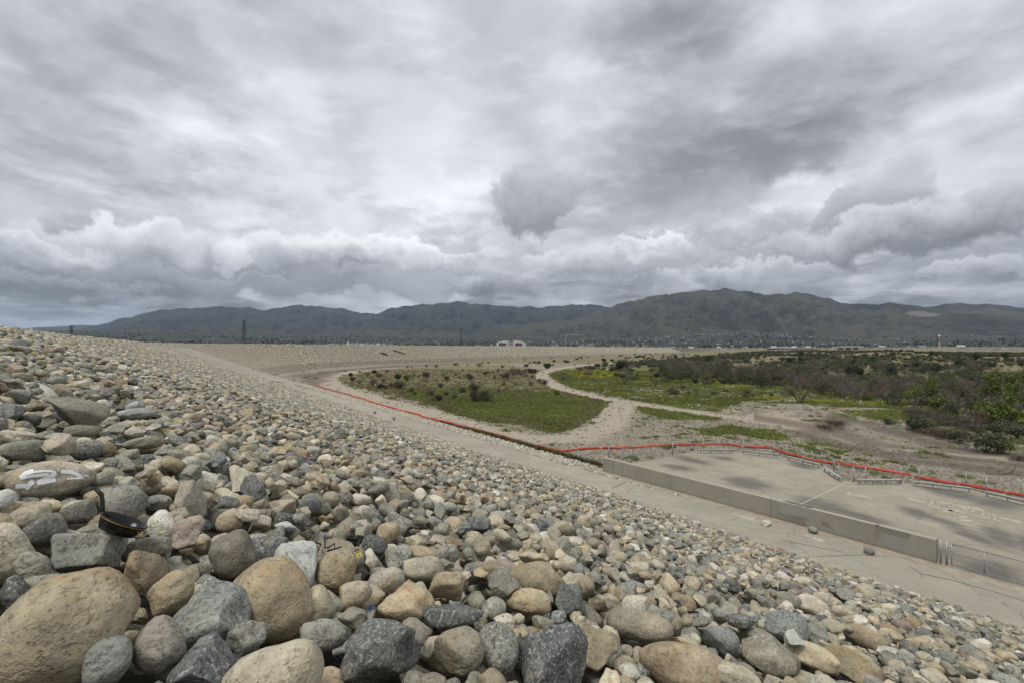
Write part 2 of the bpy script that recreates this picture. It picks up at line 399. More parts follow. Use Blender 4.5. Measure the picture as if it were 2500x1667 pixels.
def cover(x, y):
    shp = np.shape(x); x = np.asarray(x, float).ravel(); y = np.asarray(y, float).ravel(); r = np.hypot(x, y)
    w = .02 * r + .4
    n1 = fbm(x / 7, y / 7, 21, 4) - .5; n2 = fbm(x / 1.6, y / 1.6, 22, 3) - .5
    jit = n1 * 7 + n2 * 2.5
    green = np.zeros(len(x)); dry = np.zeros(len(x)); track = np.zeros(len(x)); dark = np.zeros(len(x))
    f = r > 30
    sm = poly_sd(x, y, np.array(MEADOW)) + jit * .8; edge = sstep(sm, -7, -1)
    me = sstep(sm, 1.2, -1.2)
    far = sstep(r, 92, 165) + .6 * n1
    green = np.maximum(green, me * np.clip(1 - far * .95, .10, 1)); dry = np.maximum(dry, me * np.clip(far * 1.0 + .5 * edge, 0, 1)); green = green * (1 - .45 * edge * me * (fbm(x / 1.1, y / 1.1, 41, 2) > .45))
    ss_ = poly_sd(x, y, np.array(SCRUB)) + jit * .6
    sc = sstep(ss_, 1.5, -1.5)
    gaps = sstep(fbm(x / 9 + 5, y / 6, 31, 4), .58, .68)
    green = np.maximum(green, sc * (1 - .8 * gaps) * np.clip(.95 - sstep(r, 230, 420) * .7, 0, 1)); dry = np.maximum(dry, sc * sstep(r, 200, 420) * .9)
    for p in PATCH:
        sp = poly_sd(x, y, np.array(p)) + jit * .9
        green = np.maximum(green, .95 * sstep(sp, 1.0, -1.5))
    farb = sstep(r, 300, 420)                                    # everything far off in the basin is dry scrubland
    dry = np.maximum(dry, farb * .85)
    weeds = sstep(n2, .16, .26) * sstep(n1, -.12, .1) * sstep(r, 44, 52)
    green = np.maximum(green, weeds * .7)
    d1 = line_d(x, y, TRACK1) + n2 * 1.8 + n1 * 1.2; d2 = line_d(x, y, TRACK2) + n2 * 2.2 + n1 * 1.5
    wd = 1.9 + r * .004
    track = np.maximum(sstep(d1, wd + .8, wd - .6), sstep(d2, wd + 1.6, wd - .4))
    for t in TYRE:
        dt = line_d(x, y, t) + n1 * 2
        dark = np.maximum(dark, .9 * sstep(dt, 3.0, .8))
    ruts = np.abs(d1 - 1.0) 
    dark = np.maximum(dark, .4 * sstep(ruts, .5, .1) * track * sstep(r, 120, 60))
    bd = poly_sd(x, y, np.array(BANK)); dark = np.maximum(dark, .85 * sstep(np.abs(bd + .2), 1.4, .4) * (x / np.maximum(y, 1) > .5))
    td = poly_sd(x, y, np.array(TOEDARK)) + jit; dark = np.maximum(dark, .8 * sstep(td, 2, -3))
    dcb, scb = crest_d(x, y); track = np.maximum(track, (dcb > 30.5) * sstep(dcb, 38.4, 37.4) * (scb < 175))
    green *= 1 - track; dry *= 1 - track * .95
    yel = sstep(poly_sd(x, y, np.array(YELLOW)) + jit * 2, 3, -4) 
    yel = np.maximum(yel, sc * sstep(fbm(x / 12, y / 9, 77), .60, .70) * .8) * green
    return [a.reshape(shp) for a in (green, dry, track, dark, yel)]

def ground_material():
    m, nt, b = new_mat('basin_ground', .95)
    p = nt.pos(); c = nt.n.new('ShaderNodeSeparateColor'); nt.link(nt.attr('cover'), c.inputs[0])
    yel = nt.attr('yellow', out='Fac'); dark = nt.attr('dark', out='Fac'); face = nt.attr('face', out='Fac')
    g, dry, tr = c.outputs[0], c.outputs[1], c.outputs[2]
    n1 = nt.noise(p, .35, 5); n2 = nt.noise(p, 2.3, 4, .6); n3 = nt.noise(p, 11, 3, .6)
    mud = nt.mix(nt.ss(n1, .3, .7), (.285, .25, .19, 1), (.37, .325, .25, 1))
    mud = nt.mix(nt.ss(n2, .40, .28), mud, (.40, .345, .275, 1))
    # cracked mud plates
    wv = nt.v('ADD', p, nt.v('SCALE', nt.comb(n2, n3, 0), scale=.35))
    cr = nt.vor(wv, 1.9, 'DISTANCE_TO_EDGE'); cell = nt.vor(wv, 1.9, 'F1', 'Color')
    crack = nt.m('MULTIPLY', nt.ss(cr, .13, .04), nt.ss(nt.noise(p, .12, 3), .30, .46))
    crack = nt.m('MULTIPLY', crack, nt.m('SUBTRACT', 1.0, nt.m('MULTIPLY', tr, .85)))
    cs = nt.n.new('ShaderNodeSeparateColor'); nt.link(cell, cs.inputs[0])
    mud = nt.mix(nt.m('MULTIPLY', nt.ss(cs.outputs[0], .2, .9), .25), mud, (.25, .205, .15, 1))
    mud = nt.mix(nt.m('MULTIPLY', crack, .75), mud, (.085, .07, .052, 1))
    trk = nt.mix(nt.ss(n2, .35, .65), (.30, .255, .195, 1), (.40, .345, .27, 1))
    colr = nt.mix(nt.m('MULTIPLY', tr, .9), mud, trk)
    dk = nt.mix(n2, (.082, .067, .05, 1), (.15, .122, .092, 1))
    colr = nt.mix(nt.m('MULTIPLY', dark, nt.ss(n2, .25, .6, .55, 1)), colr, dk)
    drc = nt.mix(nt.ss(n2, .3, .7), (.15, .124, .072, 1), (.255, .212, .125, 1))
    drc = nt.mix(nt.ss(n1, .42, .66), drc, (.165, .150, .066, 1))
    colr = nt.mix(nt.ss(nt.m('ADD', dry, nt.m('MULTIPLY', nt.m('SUBTRACT', n3, .5), .7)), .28, .6), colr, drc)
    gr = nt.mix(nt.ss(n2, .3, .7), (.062, .088, .016, 1), (.112, .142, .030, 1))
    gr = nt.mix(nt.ss(n1, .4, .7), gr, (.145, .138, .046, 1))
    gr = nt.mix(nt.m('MULTIPLY', dry, .8), gr, (.135, .118, .052, 1))
    gm = nt.ss(nt.m('ADD', g, nt.m('MULTIPLY', nt.m('SUBTRACT', n3, .5), .8)), .38, .62)
    colr = nt.mix(gm, colr, gr)
    colr = nt.mix(nt.m('MULTIPLY', nt.ss(nt.m('ADD', yel, nt.m('MULTIPLY', nt.m('SUBTRACT', n3, .5), .9)), .4, .7), .8), colr, (.27, .26, .035, 1))
    # rock facing of the dam, too far off to tell the stones apart
    fv = nt.vor(p, 2.6, 'F1', 'Color'); fd = nt.vor(p, 2.6, 'F1')
    fs = nt.n.new('ShaderNodeSeparateColor'); nt.link(fv, fs.inputs[0])
    fc = nt.mix(nt.ss(fs.outputs[0], .1, .9), (.27, .24, .19, 1), (.46, .41, .32, 1))
    fc = nt.mix(nt.ss(fs.outputs[1], .62, .95), fc, (.13, .13, .125, 1))
    fc = nt.mix(nt.ss(fd, .30, .52), fc, (.06, .055, .045, 1))
    fc = nt.mix(nt.m('MULTIPLY', nt.ss(n1, .45, .75), .25), fc, (.36, .32, .25, 1))
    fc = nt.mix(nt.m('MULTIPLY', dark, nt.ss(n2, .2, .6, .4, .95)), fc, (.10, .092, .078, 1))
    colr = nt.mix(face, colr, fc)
    nt.link(colr, b.inputs['Base Color'])
    h = nt.m('ADD', nt.m('MULTIPLY', nt.m('SUBTRACT', 1.0, crack), .5), nt.m('MULTIPLY', n3, .6))
    h = nt.m('ADD', h, nt.m('MULTIPLY', nt.m('MULTIPLY', face, nt.m('SUBTRACT', 1.0, fd)), 3.5))
    nt.link(nt.bump(h, .09), b.inputs['Normal'])
    return m

def build_ground():
    r = np.concatenate([np.geomspace(1.2, 24, 70), np.geomspace(24.6, 1500, 400), np.geomspace(1530, 3300, 20)])
    az = np.radians(np.concatenate([np.linspace(-180, -58, 34)[:-1], np.linspace(-58, 58, 560), np.linspace(58, 180, 34)[1:]]))
    nr, na = len(r), len(az)
    R, A = np.meshgrid(r, az, indexing='ij')
    X = R * np.sin(A); Y = R * np.cos(A)
    Z = ground_z(X, Y)
    d, s = crest_d(X, Y); d = d.reshape(X.shape); s = s.reshape(X.shape)
    sh = np.where((d > -7) & (d < 31) & (R < 190) & (np.abs(A) < 1.1), .12, 0)        # soil under the loose stones lies lower
    Z = Z - sh
    green, dry, track, dark, yel = cover(X, Y)
    toe = HC - M * d - Z
    pastend = s > CEND - 60
    face = sstep(d, 38.5, 35.5) * (~pastend) * sstep(d, -9, -5)
    facem = face * np.where(s < 160, sstep(d, 32, 31), 1)
    k = np.arange(nr * na).reshape(nr, na)
    q = np.stack([k[:-1, :-1], k[:-1, 1:], k[1:, 1:], k[1:, :-1]], -1).reshape(-1, 4)
    verts = np.stack([X, Y, Z], -1).reshape(-1, 3)
    fc = verts[q].mean(1)
    fd = d.ravel()[q].mean(1); fs = s.ravel()[q].mean(1)
    fg = np.maximum(green.ravel()[q].mean(1), dry.ravel()[q].mean(1)); ft = track.ravel()[q].mean(1)
    pads = poly_sd(fc[:, 0], fc[:, 1], PADPOLY) < -.5
    dam = (fd < 37.5) & (fs < CEND - 30) & (fd > -45)
    cls = np.where(dam, 1, np.where(ft > .5, 2, np.where(fg > .35, 3, 0)))
    mat = ground_material(); res = {}
    for c, nm in ((0, 'ground'), (1, 'dam_embankment'), (2, 'dirt_track'), (3, 'meadow')):
        f = q[(cls == c) & ~pads]
        u, inv = np.unique(f, return_inverse=True)
        me = np_mesh(nm, verts[u], inv.reshape(f.shape))
        cov = np.stack([green.ravel()[u], dry.ravel()[u], track.ravel()[u], np.ones(len(u))], 1)
        vattr(me, 'cover', cov, 'FLOAT_COLOR'); vattr(me, 'yellow', yel.ravel()[u]); vattr(me, 'dark', dark.ravel()[u]); vattr(me, 'face', facem.ravel()[u])
        res[nm] = tag(obj(nm, me, mat), kind='structure')
    return res
LAND = build_ground()
# ------------------------------------------------------------------ berm road
def concrete_material(name, base=(.345, .315, .262), marks=True):
    m, nt, b = new_mat(name, .9)
    p = nt.pos(); n1 = nt.noise(p, .25, 5, .6); n2 = nt.noise(p, 1.7, 5, .65); n3 = nt.noise(p, 26, 3, .6)
    c = nt.mix(nt.ss(n1, .3, .7), tuple(v * .86 for v in base) + (1,), tuple(v * 1.1 for v in base) + (1,))
    c = nt.mix(nt.m('MULTIPLY', nt.ss(n2, .42, .7), .35), c, tuple(v * .72 for v in base) + (1,))
    c = nt.mix(nt.m('MULTIPLY', nt.ss(n3, .5, .75), .3), c, tuple(v * .66 for v in base) + (1,))
    # dirt dragged along the road
    q = nt.v('MULTIPLY', nt.comb(nt.v('DOT_PRODUCT', p, (UX, UY, 0)), nt.v('DOT_PRODUCT', p, (VX, VY, 0)), 0), (.12, 1.6, 1))
    st_ = nt.noise(q, 1.2, 5, .65)
    c = nt.mix(nt.m('MULTIPLY', nt.ss(st_, .5, .72), .4), c, (base[0] * .62, base[1] * .62, base[2] * .62, 1))
    c = nt.mix(nt.m('MULTIPLY', nt.ss(st_, .42, .25), .3), c, (base[0] * 1.2, base[1] * 1.2, base[2] * 1.2, 1))
    if marks:
        w = nt.attr('stain', out='Fac')
        sn = nt.noise(nt.v('MULTIPLY', q, (2.4, 1.2, 1)), 1.0, 5, .7)
        k = nt.ss(nt.m('ADD', w, nt.m('ADD', nt.m('MULTIPLY', nt.m('SUBTRACT', sn, .5), 1.1), nt.m('MULTIPLY', nt.m('SUBTRACT', n2, .5), .5))), .18, .98)
        c = nt.mix(nt.m('MULTIPLY', k, .80), c, (.098, .094, .086, 1))
    # hair cracks
    cv = nt.v('ADD', p, nt.v('SCALE', nt.comb(n2, n1, 0), scale=1.5))
    cr = nt.vor(cv, .16, 'DISTANCE_TO_EDGE')
    c = nt.mix(nt.m('MULTIPLY', nt.ss(cr, .006, .002), .55), c, (.12, .105, .085, 1))
    nt.link(c, b.inputs['Base Color'])
    nt.link(nt.bump(nt.m('ADD', n3, n2), .012), b.inputs['Normal'])
    return m
ROADM = concrete_material('worn_concrete_road', (.338, .310, .245), False)
ZR = ZP + .03
LE = [st(s, 25.0, ZR) for s in np.arange(-60, 118, 2.0)]; RE = [st(s, 28.5 + .85 * float(sstep(s, 34, 16)), ZR) for s in np.arange(-60, 118, 2.0)]
lx = [(690, 939.5), (643, 923), (607, 913), (571, 901), (520, 885), (464, 866), (436, 856), (415, 848.5)]
rx = [(757, 939.8), (714, 929.5), (690, 922), (661, 914.5), (607, 897), (560, 882), (500, 862), (462, 850)]
for (a, b) in zip(lx, rx):
    A, B = hit(*a), hit(*b); LE.append(A + [0, 0, .12]); RE.append(B + [0, 0, .12])
def build_path():
    n = len(LE); vs = []; 
    for k in range(n):
        for q in range(5): vs.append(LE[k] + (RE[k] - LE[k]) * q / 4)
    # skirt so the slab has an edge
    for k in range(n): vs.append(LE[k] - [0, 0, .5])
    for k in range(n): vs.append(RE[k] - [0, 0, .5])
    fs = [(k * 5 + q, k * 5 + q + 1, k * 5 + 6 + q, k * 5 + 5 + q) for k in range(n - 1) for q in range(4)]
    o = 5 * n
    fs += [(o + k, k * 5, k * 5 + 5, o + k + 1) for k in range(n - 1)] + [(k * 5 + 4, o + n + k, o + n + k + 1, k * 5 + 9) for k in range(n - 1)]
    me = bpy.data.meshes.new('path'); me.from_pydata([tuple(v) for v in vs], [], fs); me.update()
    return tag(obj('path', me, ROADM), kind='structure')
PATH = build_path()
RAMP_POLY = np.array([p[:2] for p in LE[85:]] + [p[:2] for p in RE[85:]][::-1])
# ------------------------------------------------------------------ riprap stones
def ico(sub):
    bm = bmesh.new(); bmesh.ops.create_icosphere(bm, subdivisions=sub, radius=1.0)
    v = np.array([p.co[:] for p in bm.verts]); f = np.array([[q.index for q in p.verts] for p in bm.faces]); bm.free()
    return v, f
ICO = {k: ico(k) for k in (2, 3, 4, 5)}
def stone_shape(sub, kind, seed):
    g = np.random.default_rng(seed); v, f = ICO[sub]; v = v.copy()
    p = g.uniform(2.0, 2.7) if kind == 'round' else g.uniform(2.2, 3.2)
    r = 1 / (np.abs(v) ** p).sum(1) ** (1 / p); v = v * r[:, None]
    # a few broad swellings
    for k in range(5):
        n = g.normal(size=3); n /= np.linalg.norm(n); c = v @ n
        v += n * (g.uniform(-.16, .16) * np.exp(-((c - 1) / .55) ** 2))[:, None]
    cuts = g.integers(1, 4) if kind == 'round' else g.integers(6, 10)
    for k in range(cuts):
        n = g.normal(size=3); n /= np.linalg.norm(n); dcut = g.uniform(.66, .9) if kind == 'round' else g.uniform(.48, .76)
        over = np.maximum(v @ n - dcut, 0); soft = .80 if kind == 'round' else .96
        v -= n * (over * soft)[:, None]
    # surface unevenness
    for k in range(14):
        n = g.normal(size=3) * g.uniform(2, 6); v *= 1 + ((.012 if kind == 'round' else .02) * np.sin(v @ n + g.uniform(0, 6)))[:, None]
    # egg-like asymmetry
    v[:, 1] *= 1 + g.uniform(-.22, .22) * v[:, 0]; v[:, 2] *= 1 + g.uniform(-.2, .2) * v[:, 0]
    lo, hi = v.min(0), v.max(0); v = (v - (lo + hi) / 2) / ((hi - lo) / 2)
    return v, f
def stone_mesh(name, sub, kind, seed):
    v, f = stone_shape(sub, kind, seed); me = np_mesh(name, v, f); vattr(me, 'lp', v, 'FLOAT_VECTOR'); return me

def stone_material():
    m, nt, b = new_mat('river_stone', .82)
    lp = nt.attr('lp', out='Vector'); scl = nt.attr('scl', 'INSTANCER', 'Vector'); tone = nt.attr('tone', 'INSTANCER', 'Color')
    prm = nt.sep(nt.attr('prm', 'INSTANCER', 'Vector'))            # speckle, banding, seed
    speck, band, seed = prm[0], prm[1], prm[2]
    p = nt.v('ADD', nt.v('MULTIPLY', lp, scl), nt.v('MULTIPLY', nt.comb(seed, seed, seed), (37.0, 91.0, 53.0)))
    n1 = nt.noise(p, 3.2, 4, .55, .4); n2 = nt.noise(p, 14, 4, .6); n3 = nt.noise(p, 52, 2, .6); n4 = nt.noise(nt.v('ADD', p, (9, 3, 4)), 36, 2, .55)
    c = nt.mix(nt.ss(n1, .32, .68), nt.v('SCALE', tone, scale=.70), nt.v('SCALE', tone, scale=1.22))
    dust = nt.ss(nt.noise(nt.v('ADD', p, (6, 6, 6)), 7, 5, .65), .48, .66)
    c = nt.mix(nt.m('MULTIPLY', dust, .30), c, (.46, .41, .33, 1))
    c = nt.mix(nt.m('MULTIPLY', nt.ss(n2, .42, .66), .5), c, nt.v('SCALE', tone, scale=.66))
    # ochre staining on the tan stones, in patches
    och = nt.m('MULTIPLY', nt.ss(nt.noise(nt.v('ADD', p, (4, 7, 1)), 2.2, 4, .6, .8), .50, .72), nt.ss(tone, .18, .34, 0, .65))
    c = nt.mix(och, c, nt.v('MULTIPLY', tone, (.93, .76, .55)))
    # bands of another mineral
    w = nt.n.new('ShaderNodeTexWave'); w.wave_type = 'BANDS'; w.bands_direction = 'DIAGONAL'; nt.put(w.inputs['Vector'], p)
    w.inputs['Scale'].default_value = 8.0; w.inputs['Distortion'].default_value = 11.0; w.inputs['Detail'].default_value = 4; w.inputs['Detail Scale'].default_value = 1.6
    bw = nt.m('MULTIPLY', nt.ss(w.outputs['Fac'], .42, .85), nt.ss(n2, .35, .6))
    c = nt.mix(nt.m('MULTIPLY', bw, band), c, nt.v('ADD', nt.v('SCALE', tone, scale=.9), (.15, .145, .125)))
    c = nt.mix(nt.m('MULTIPLY', nt.ss(w.outputs['Fac'], .3, .05), nt.m('MULTIPLY', band, .6)), c, nt.v('SCALE', tone, scale=.5))
    # salt and pepper grain
    c = nt.mix(nt.m('MULTIPLY', nt.ss(n3, .52, .66), speck), c, (.42, .42, .40, 1))
    c = nt.mix(nt.m('MULTIPLY', nt.ss(n4, .53, .68), nt.m('ADD', nt.m('MULTIPLY', speck, .75), .30)), c, nt.v('SCALE', tone, scale=.33))
    # pale veins on a few
    vn = nt.noise(nt.v('ADD', p, (2, 2, 8)), 2.4, 3, .5, .6)
    vein = nt.m('MULTIPLY', nt.ss(nt.m('ABSOLUTE', nt.m('SUBTRACT', vn, .5)), .008, .003), nt.ss(nt.m('FRACT', nt.m('MULTIPLY', seed, 7.31)), .88, .90))
    c = nt.mix(nt.m('MULTIPLY', vein, .55), c, (.50, .48, .43, 1))
    nt.link(c, b.inputs['Base Color'])
    pit = nt.ss(nt.noise(nt.v('ADD', p, (1, 5, 3)), 34, 3, .6), .60, .72)
    h = nt.m('ADD', nt.m('MULTIPLY', n2, .7), nt.m('ADD', nt.m('MULTIPLY', n3, .20), nt.m('MULTIPLY', pit, -.30)))
    h = nt.m('ADD', h, nt.m('MULTIPLY', nt.m('MULTIPLY', w.outputs['Fac'], band), .35))
    chip = nt.vor(nt.v('ADD', p, nt.v('SCALE', nt.comb(n2, n1, n3), scale=.12)), 6.5, 'F1')
    stn = nt.ss(nt.noise(nt.v('ADD', p, (8, 1, 9)), 4.5, 5, .68, .5), .60, .72)
    c = nt.mix(nt.m('MULTIPLY', stn, .45), c, nt.v('SCALE', tone, scale=.42)); nt.link(c, b.inputs['Base Color'])
    h = nt.m('ADD', h, nt.m('MULTIPLY', chip, .45))
    nt.link(nt.bump(h, .026), b.inputs['Normal'])
    return m
STONE = stone_material()
HI = [(k, stone_mesh('stone', 4, k, 100 + i)) for i, k in enumerate(['round'] * 24 + ['angular'] * 22)]
LO = [(k, stone_mesh('stone', 2, k, 300 + i)) for i, k in enumerate(['round'] * 12 + ['angular'] * 8)]
for _, me in HI + LO: me.materials.append(STONE)
KIND_HI = np.array([k == 'angular' for k, _ in HI]); KIND_LO = np.array([k == 'angular' for k, _ in LO])

TONES = {  # base colour, speckle, banding
    'tan': ((.395, .335, .222), .14, .02), 'buff': ((.455, .412, .302), .12, .03), 'grey': ((.262, .260, .218), .62, .05), 'olive': ((.282, .270, .203), .30, .06),
    'slate': ((.135, .138, .126), .62, .06), 'gneiss': ((.222, .22, .192), .35, .22), 'pale': ((.56, .535, .445), .25, .05), 'brown': ((.29, .225, .142), .08, .06), 'pink': ((.37, .32, .27), .25, .03)}
TN = list(TONES); TW = np.array([.16, .23, .18, .18, .045, .05, .12, .02, .015]); TW /= TW.sum()
def tone_of(name, g=rng):
    c, s, b = TONES[name]; v = g.normal(1, .13); h = g.normal(0, .035)
    return np.array([c[0] * v * (1 + h), c[1] * v, c[2] * v * (1 - h)]), np.array([max(0, s * g.uniform(.5, 1.5)), max(0, min(1, b * g.uniform(.2, 1.8))), g.random()])

# ---- slope frame
SL = math.sqrt(1 + M * M)
EU = np.array([UX, UY, 0.0]); EV = np.array([VX, VY, -M]) / SL; EN = np.cross(EU, EV); EN = EN if EN[2] > 0 else -EN
O0 = st(0, TC, HC)                                                # point of the slope plane at s = 0
def slope_pt(s, w, h): return O0 + s * EU + w * EV + h * EN        # w: distance down the slope from the crest
def slope_uv(px, py, h):
    d = ray(px, py); k = ((O0 + h * EN) @ EN) / (d @ EN); P = d * k
    return (P - O0) @ EU, (P - O0) @ EV, np.linalg.norm(P)
BASE = np.array([EU, EV, EN]).T
S0, S1, W1, RES = -4.0, 25.0, 33.2, .035
WX = 2.4                                                          # the pile spills on to the road near by
HG = np.zeros((int((S1 - S0) / RES), int((W1 + WX + 1.2) / RES)))
HG += np.maximum((np.arange(HG.shape[1]) + .5) * RES - 1.2 - 33.24, 0)[None, :] * M / SL   # height of the pile so far; w starts at -1.2
HOLD = np.zeros_like(HG, bool)                                    # ground kept by the hand-placed boulders
DISC = {}
def footprint(s, w, a, b, yaw):
    ca, sa = math.cos(yaw), math.sin(yaw); e = max(a, b)
    i0, i1 = int((s - e - S0) / RES), int((s + e - S0) / RES) + 1; j0, j1 = int((w - e + 1.2) / RES), int((w + e + 1.2) / RES) + 1
    if i0 < 0 or j0 < 0 or i1 >= HG.shape[0] or j1 >= HG.shape[1]: return None
    I, J = np.mgrid[i0:i1, j0:j1]
    ds = S0 + (I + .5) * RES - s; dw = -1.2 + (J + .5) * RES - w
    q = ((ds * ca + dw * sa) / a) ** 2 + ((-ds * sa + dw * ca) / b) ** 2
    k = q < .94
    if not k.any(): return None
    return I[k], J[k], np.sqrt(1 - q[k])
stones = []      # s, w, h, (a, b, c), yaw, tilt x, tilt y, kind, tone, prm, name
def settle(s, w, a, b, c, yaw, sink, maxh=None, hold=False):
    fp = footprint(s, w, a, b, yaw)
    if fp is None: return None
    I, J, q = fp
    if not hold and HOLD[I, J].mean() > .22: return None
    top = HG[I, J] + c * q
    z = np.sort(top)[int(len(top) * .93)] - sink * c
    if maxh is not None and z > maxh: return None
    if not hold and s < 13 and hides(slope_pt(s, w, z), max(a, b)): return None
    HG[I, J] = np.maximum(HG[I, J], z + c * q)
    if hold: HOLD[I, J] = True
    return z
# boulders one can tell apart: px, py of the middle, width, height in px, tone, kind, roll of the outline, label
HERO = [
    (165, 1545, 350, 300, 'tan', 'round', 10, 'big rounded tan boulder with ochre stains'), (512, 1497, 215, 190, 'grey', 'angular', -20, 'grey speckled boulder with a flat pointed side'),
    (655, 1465, 205, 215, 'tan', 'round', 40, 'tan pitted boulder'), (665, 1650, 250, 150, 'buff', 'round', 0, 'pale buff domed boulder'), (222, 1345, 168, 130, 'grey', 'angular', 20, 'grey faceted boulder'),
    (385, 1575, 120, 140, 'gneiss', 'round', 60, 'striped dark and tan stone'), (262, 1612, 115, 120, 'grey', 'round', 0, None), (485, 1630, 165, 140, 'slate', 'angular', 50, 'black pointed slate stone'),
    (393, 1284, 66, 78, 'pale', 'round', 80, 'whitish rounded stone'), (460, 1300, 86, 76, 'pink', 'angular', 20, 'pinkish angular stone'), (306, 1232, 112, 104, 'grey', 'round', 50, 'tall grey stone standing behind the pan'),
    (715, 1375, 120, 115, 'pale', 'angular', -20, 'pale stone with dark flecks'), (640, 1345, 135, 76, 'slate', 'round', 12, None), (570, 1350, 110, 110, 'olive', 'round', 40, None), (820, 1390, 95, 110, 'tan', 'round', -60, None),
    (350, 1385, 110, 100, 'brown', 'angular', 50, None), (420, 1445, 110, 100, 'tan', 'round', 40, None), (95, 1430, 140, 60, 'olive', 'round', 20, None), (30, 1455, 90, 100, 'slate', 'angular', 40, None),
    (940, 1600, 195, 175, 'slate', 'angular', -30, 'broad dark grey speckled boulder'), (1345, 1615, 195, 185, 'slate', 'angular', 20, 'dark grey boulder with a domed top'), (1120, 1585, 126, 120, 'olive', 'round', -30, 'grey oval boulder with a tan patch'),
    (1218, 1580, 96, 135, 'grey', 'round', 75, None), (995, 1468, 140, 110, 'tan', 'angular', -35, 'wedge shaped tan boulder'), (1092, 1434, 92, 86, 'tan', 'angular', 60, None), (1312, 1412, 150, 88, 'tan', 'round', 0, None),
    (1287, 1466, 118, 66, 'tan', 'round', -8, None), (1022, 1390, 124, 62, 'buff', 'round', 0, None), (1105, 1508, 150, 70, 'slate', 'angular', -5, None), (1668, 1630, 220, 130, 'brown', 'round', -15, 'brown streaked boulder'),
    (1560, 1525, 165, 78, 'buff', 'round', -12, None), (1450, 1585, 120, 110, 'tan', 'angular', -30, None), (1390, 1465, 70, 90, 'gneiss', 'angular', 70, None), (1550, 1480, 80, 60, 'pale', 'round', 0, None),
    (870, 1450, 80, 70, 'buff', 'round', 20, None), (790, 1550, 120, 80, 'grey', 'round', -30, None), (610, 1555, 110, 85, 'grey', 'angular', 20, None), (770, 1480, 90, 100, 'tan', 'round', 60, None), (560, 1270, 66, 58, 'buff', 'round', 20, None),
    (1170, 1280, 60, 46, 'slate', 'round', 0, None), (860, 1365, 70, 60, 'gneiss', 'round', 10, None), (915, 1330, 62, 56, 'slate', 'round', 0, None), (1980, 1600, 130, 66, 'buff', 'round', -15, None), (2085, 1630, 150, 90, 'tan', 'angular', -20, None),
    (1880, 1600, 140, 110, 'olive', 'angular', 20, None), (1760, 1560, 90, 70, 'gneiss', 'round', -20, None), (1985, 1478, 80, 50, 'pale', 'round', -25, None), (2060, 1455, 60, 46, 'grey', 'angular', -30, None), (2110, 1555, 110, 56, 'tan', 'round', -25, None),
    (245, 1090, 80, 40, 'tan', 'round', 0, None), (330, 1010, 110, 30, 'grey', 'round', 8, None), (50, 1100, 130, 50, 'olive', 'round', 0, None), (205, 1098, 100, 50, 'grey', 'round', 20, None), (350, 1080, 105, 32, 'olive', 'round', 6, None), (200, 1052, 90, 34, 'buff', 'round', -8, None),
    (110, 1290, 100, 70, 'gneiss', 'round', 30, None), (70, 1260, 110, 60, 'buff', 'round', 10, None), (190, 1250, 90, 56, 'gneiss', 'round', 10, None), (250, 1216, 84, 50, 'tan', 'round', 20, None), (80, 1385, 80, 90, 'olive', 'round', 60, None), (360, 1340, 120, 60, 'olive', 'round', 5, None)]
SPECIAL = [  # the two stones with writing
    (122, 1172, 216, 96, 'tan', 'round', 0, 'paint'), (8, 1352, 130, 150, 'pale', 'round', 70, 'pen')]
hero_rec = []
MASKS = []     # outlines that loose stones must leave open to view
def place_hero(px, py, wp, hp, tn, kind, roll, label):
    s, w, dist = slope_uv(px, py, .22)
    P = slope_pt(s, w, .22); depth = P @ CF
    sx = wp / FPX * depth / 2; sy = hp / FPX * depth / 2
    # stretch of the wide lens away from the middle of the frame
    ox, oy = (px - 1250) / FPX, (py - 833) / FPX; kx = math.sqrt((1 + ox * ox + oy * oy) / (1 + oy * oy)); ky = math.sqrt((1 + ox * ox + oy * oy) / (1 + ox * ox))
    sx /= kx ** .8; sy /= ky ** .8
    a, c = sx, sy; g = np.random.default_rng(int(px * 7 + py)); b = (a + c) / 2 * g.uniform(.85, 1.05)
    # view-aligned frame: a across the view, c up in the picture, b in depth
    view = P / np.linalg.norm(P); right = np.cross(view, [0, 0, 1]); right /= np.linalg.norm(right); up = np.cross(right, view)
    ro = math.radians(roll * .35); A = right * math.cos(ro) + up * math.sin(ro); C = up * math.cos(ro) - right * math.sin(ro); B = np.cross(C, A)
    R = np.array([A, B, C]).T
    # keep it in the pile
    ext = math.sqrt(((EN @ A) * a) ** 2 + ((EN @ B) * b) ** 2 + ((EN @ C) * c) ** 2)
    h = max(.22, ext * .55); MASKS.append((px, py, wp * .5, hp * .5, None))
    s, w, dist = slope_uv(px, py, h); P = slope_pt(s, w, h)
    es = math.sqrt(((EU @ A) * a) ** 2 + ((EU @ B) * b) ** 2 + ((EU @ C) * c) ** 2); ew = math.sqrt(((EV @ A) * a) ** 2 + ((EV @ B) * b) ** 2 + ((EV @ C) * c) ** 2)
    fp = footprint(s, w, es * .95, ew * .95, 0)
    if fp is not None:
        I, J, q = fp; HG[I, J] = np.maximum(HG[I, J], h + ext * q); HOLD[I, J] = True
    tone, prm = tone_of(tn, g)
    if label == 'paint': tone, prm = np.array([.48, .425, .325]), np.array([.1, .0, .33])
    if label == 'pen': tone, prm = np.array([.50, .455, .34]), np.array([.1, .0, .53])
    MASKS[-1] = (px, py, wp * .5, hp * .5, np.linalg.norm(P)); hero_rec.append((P, R, (a, b, c), kind, tone, prm, label, wp * hp))
for hrec in HERO + SPECIAL: place_hero(*hrec)

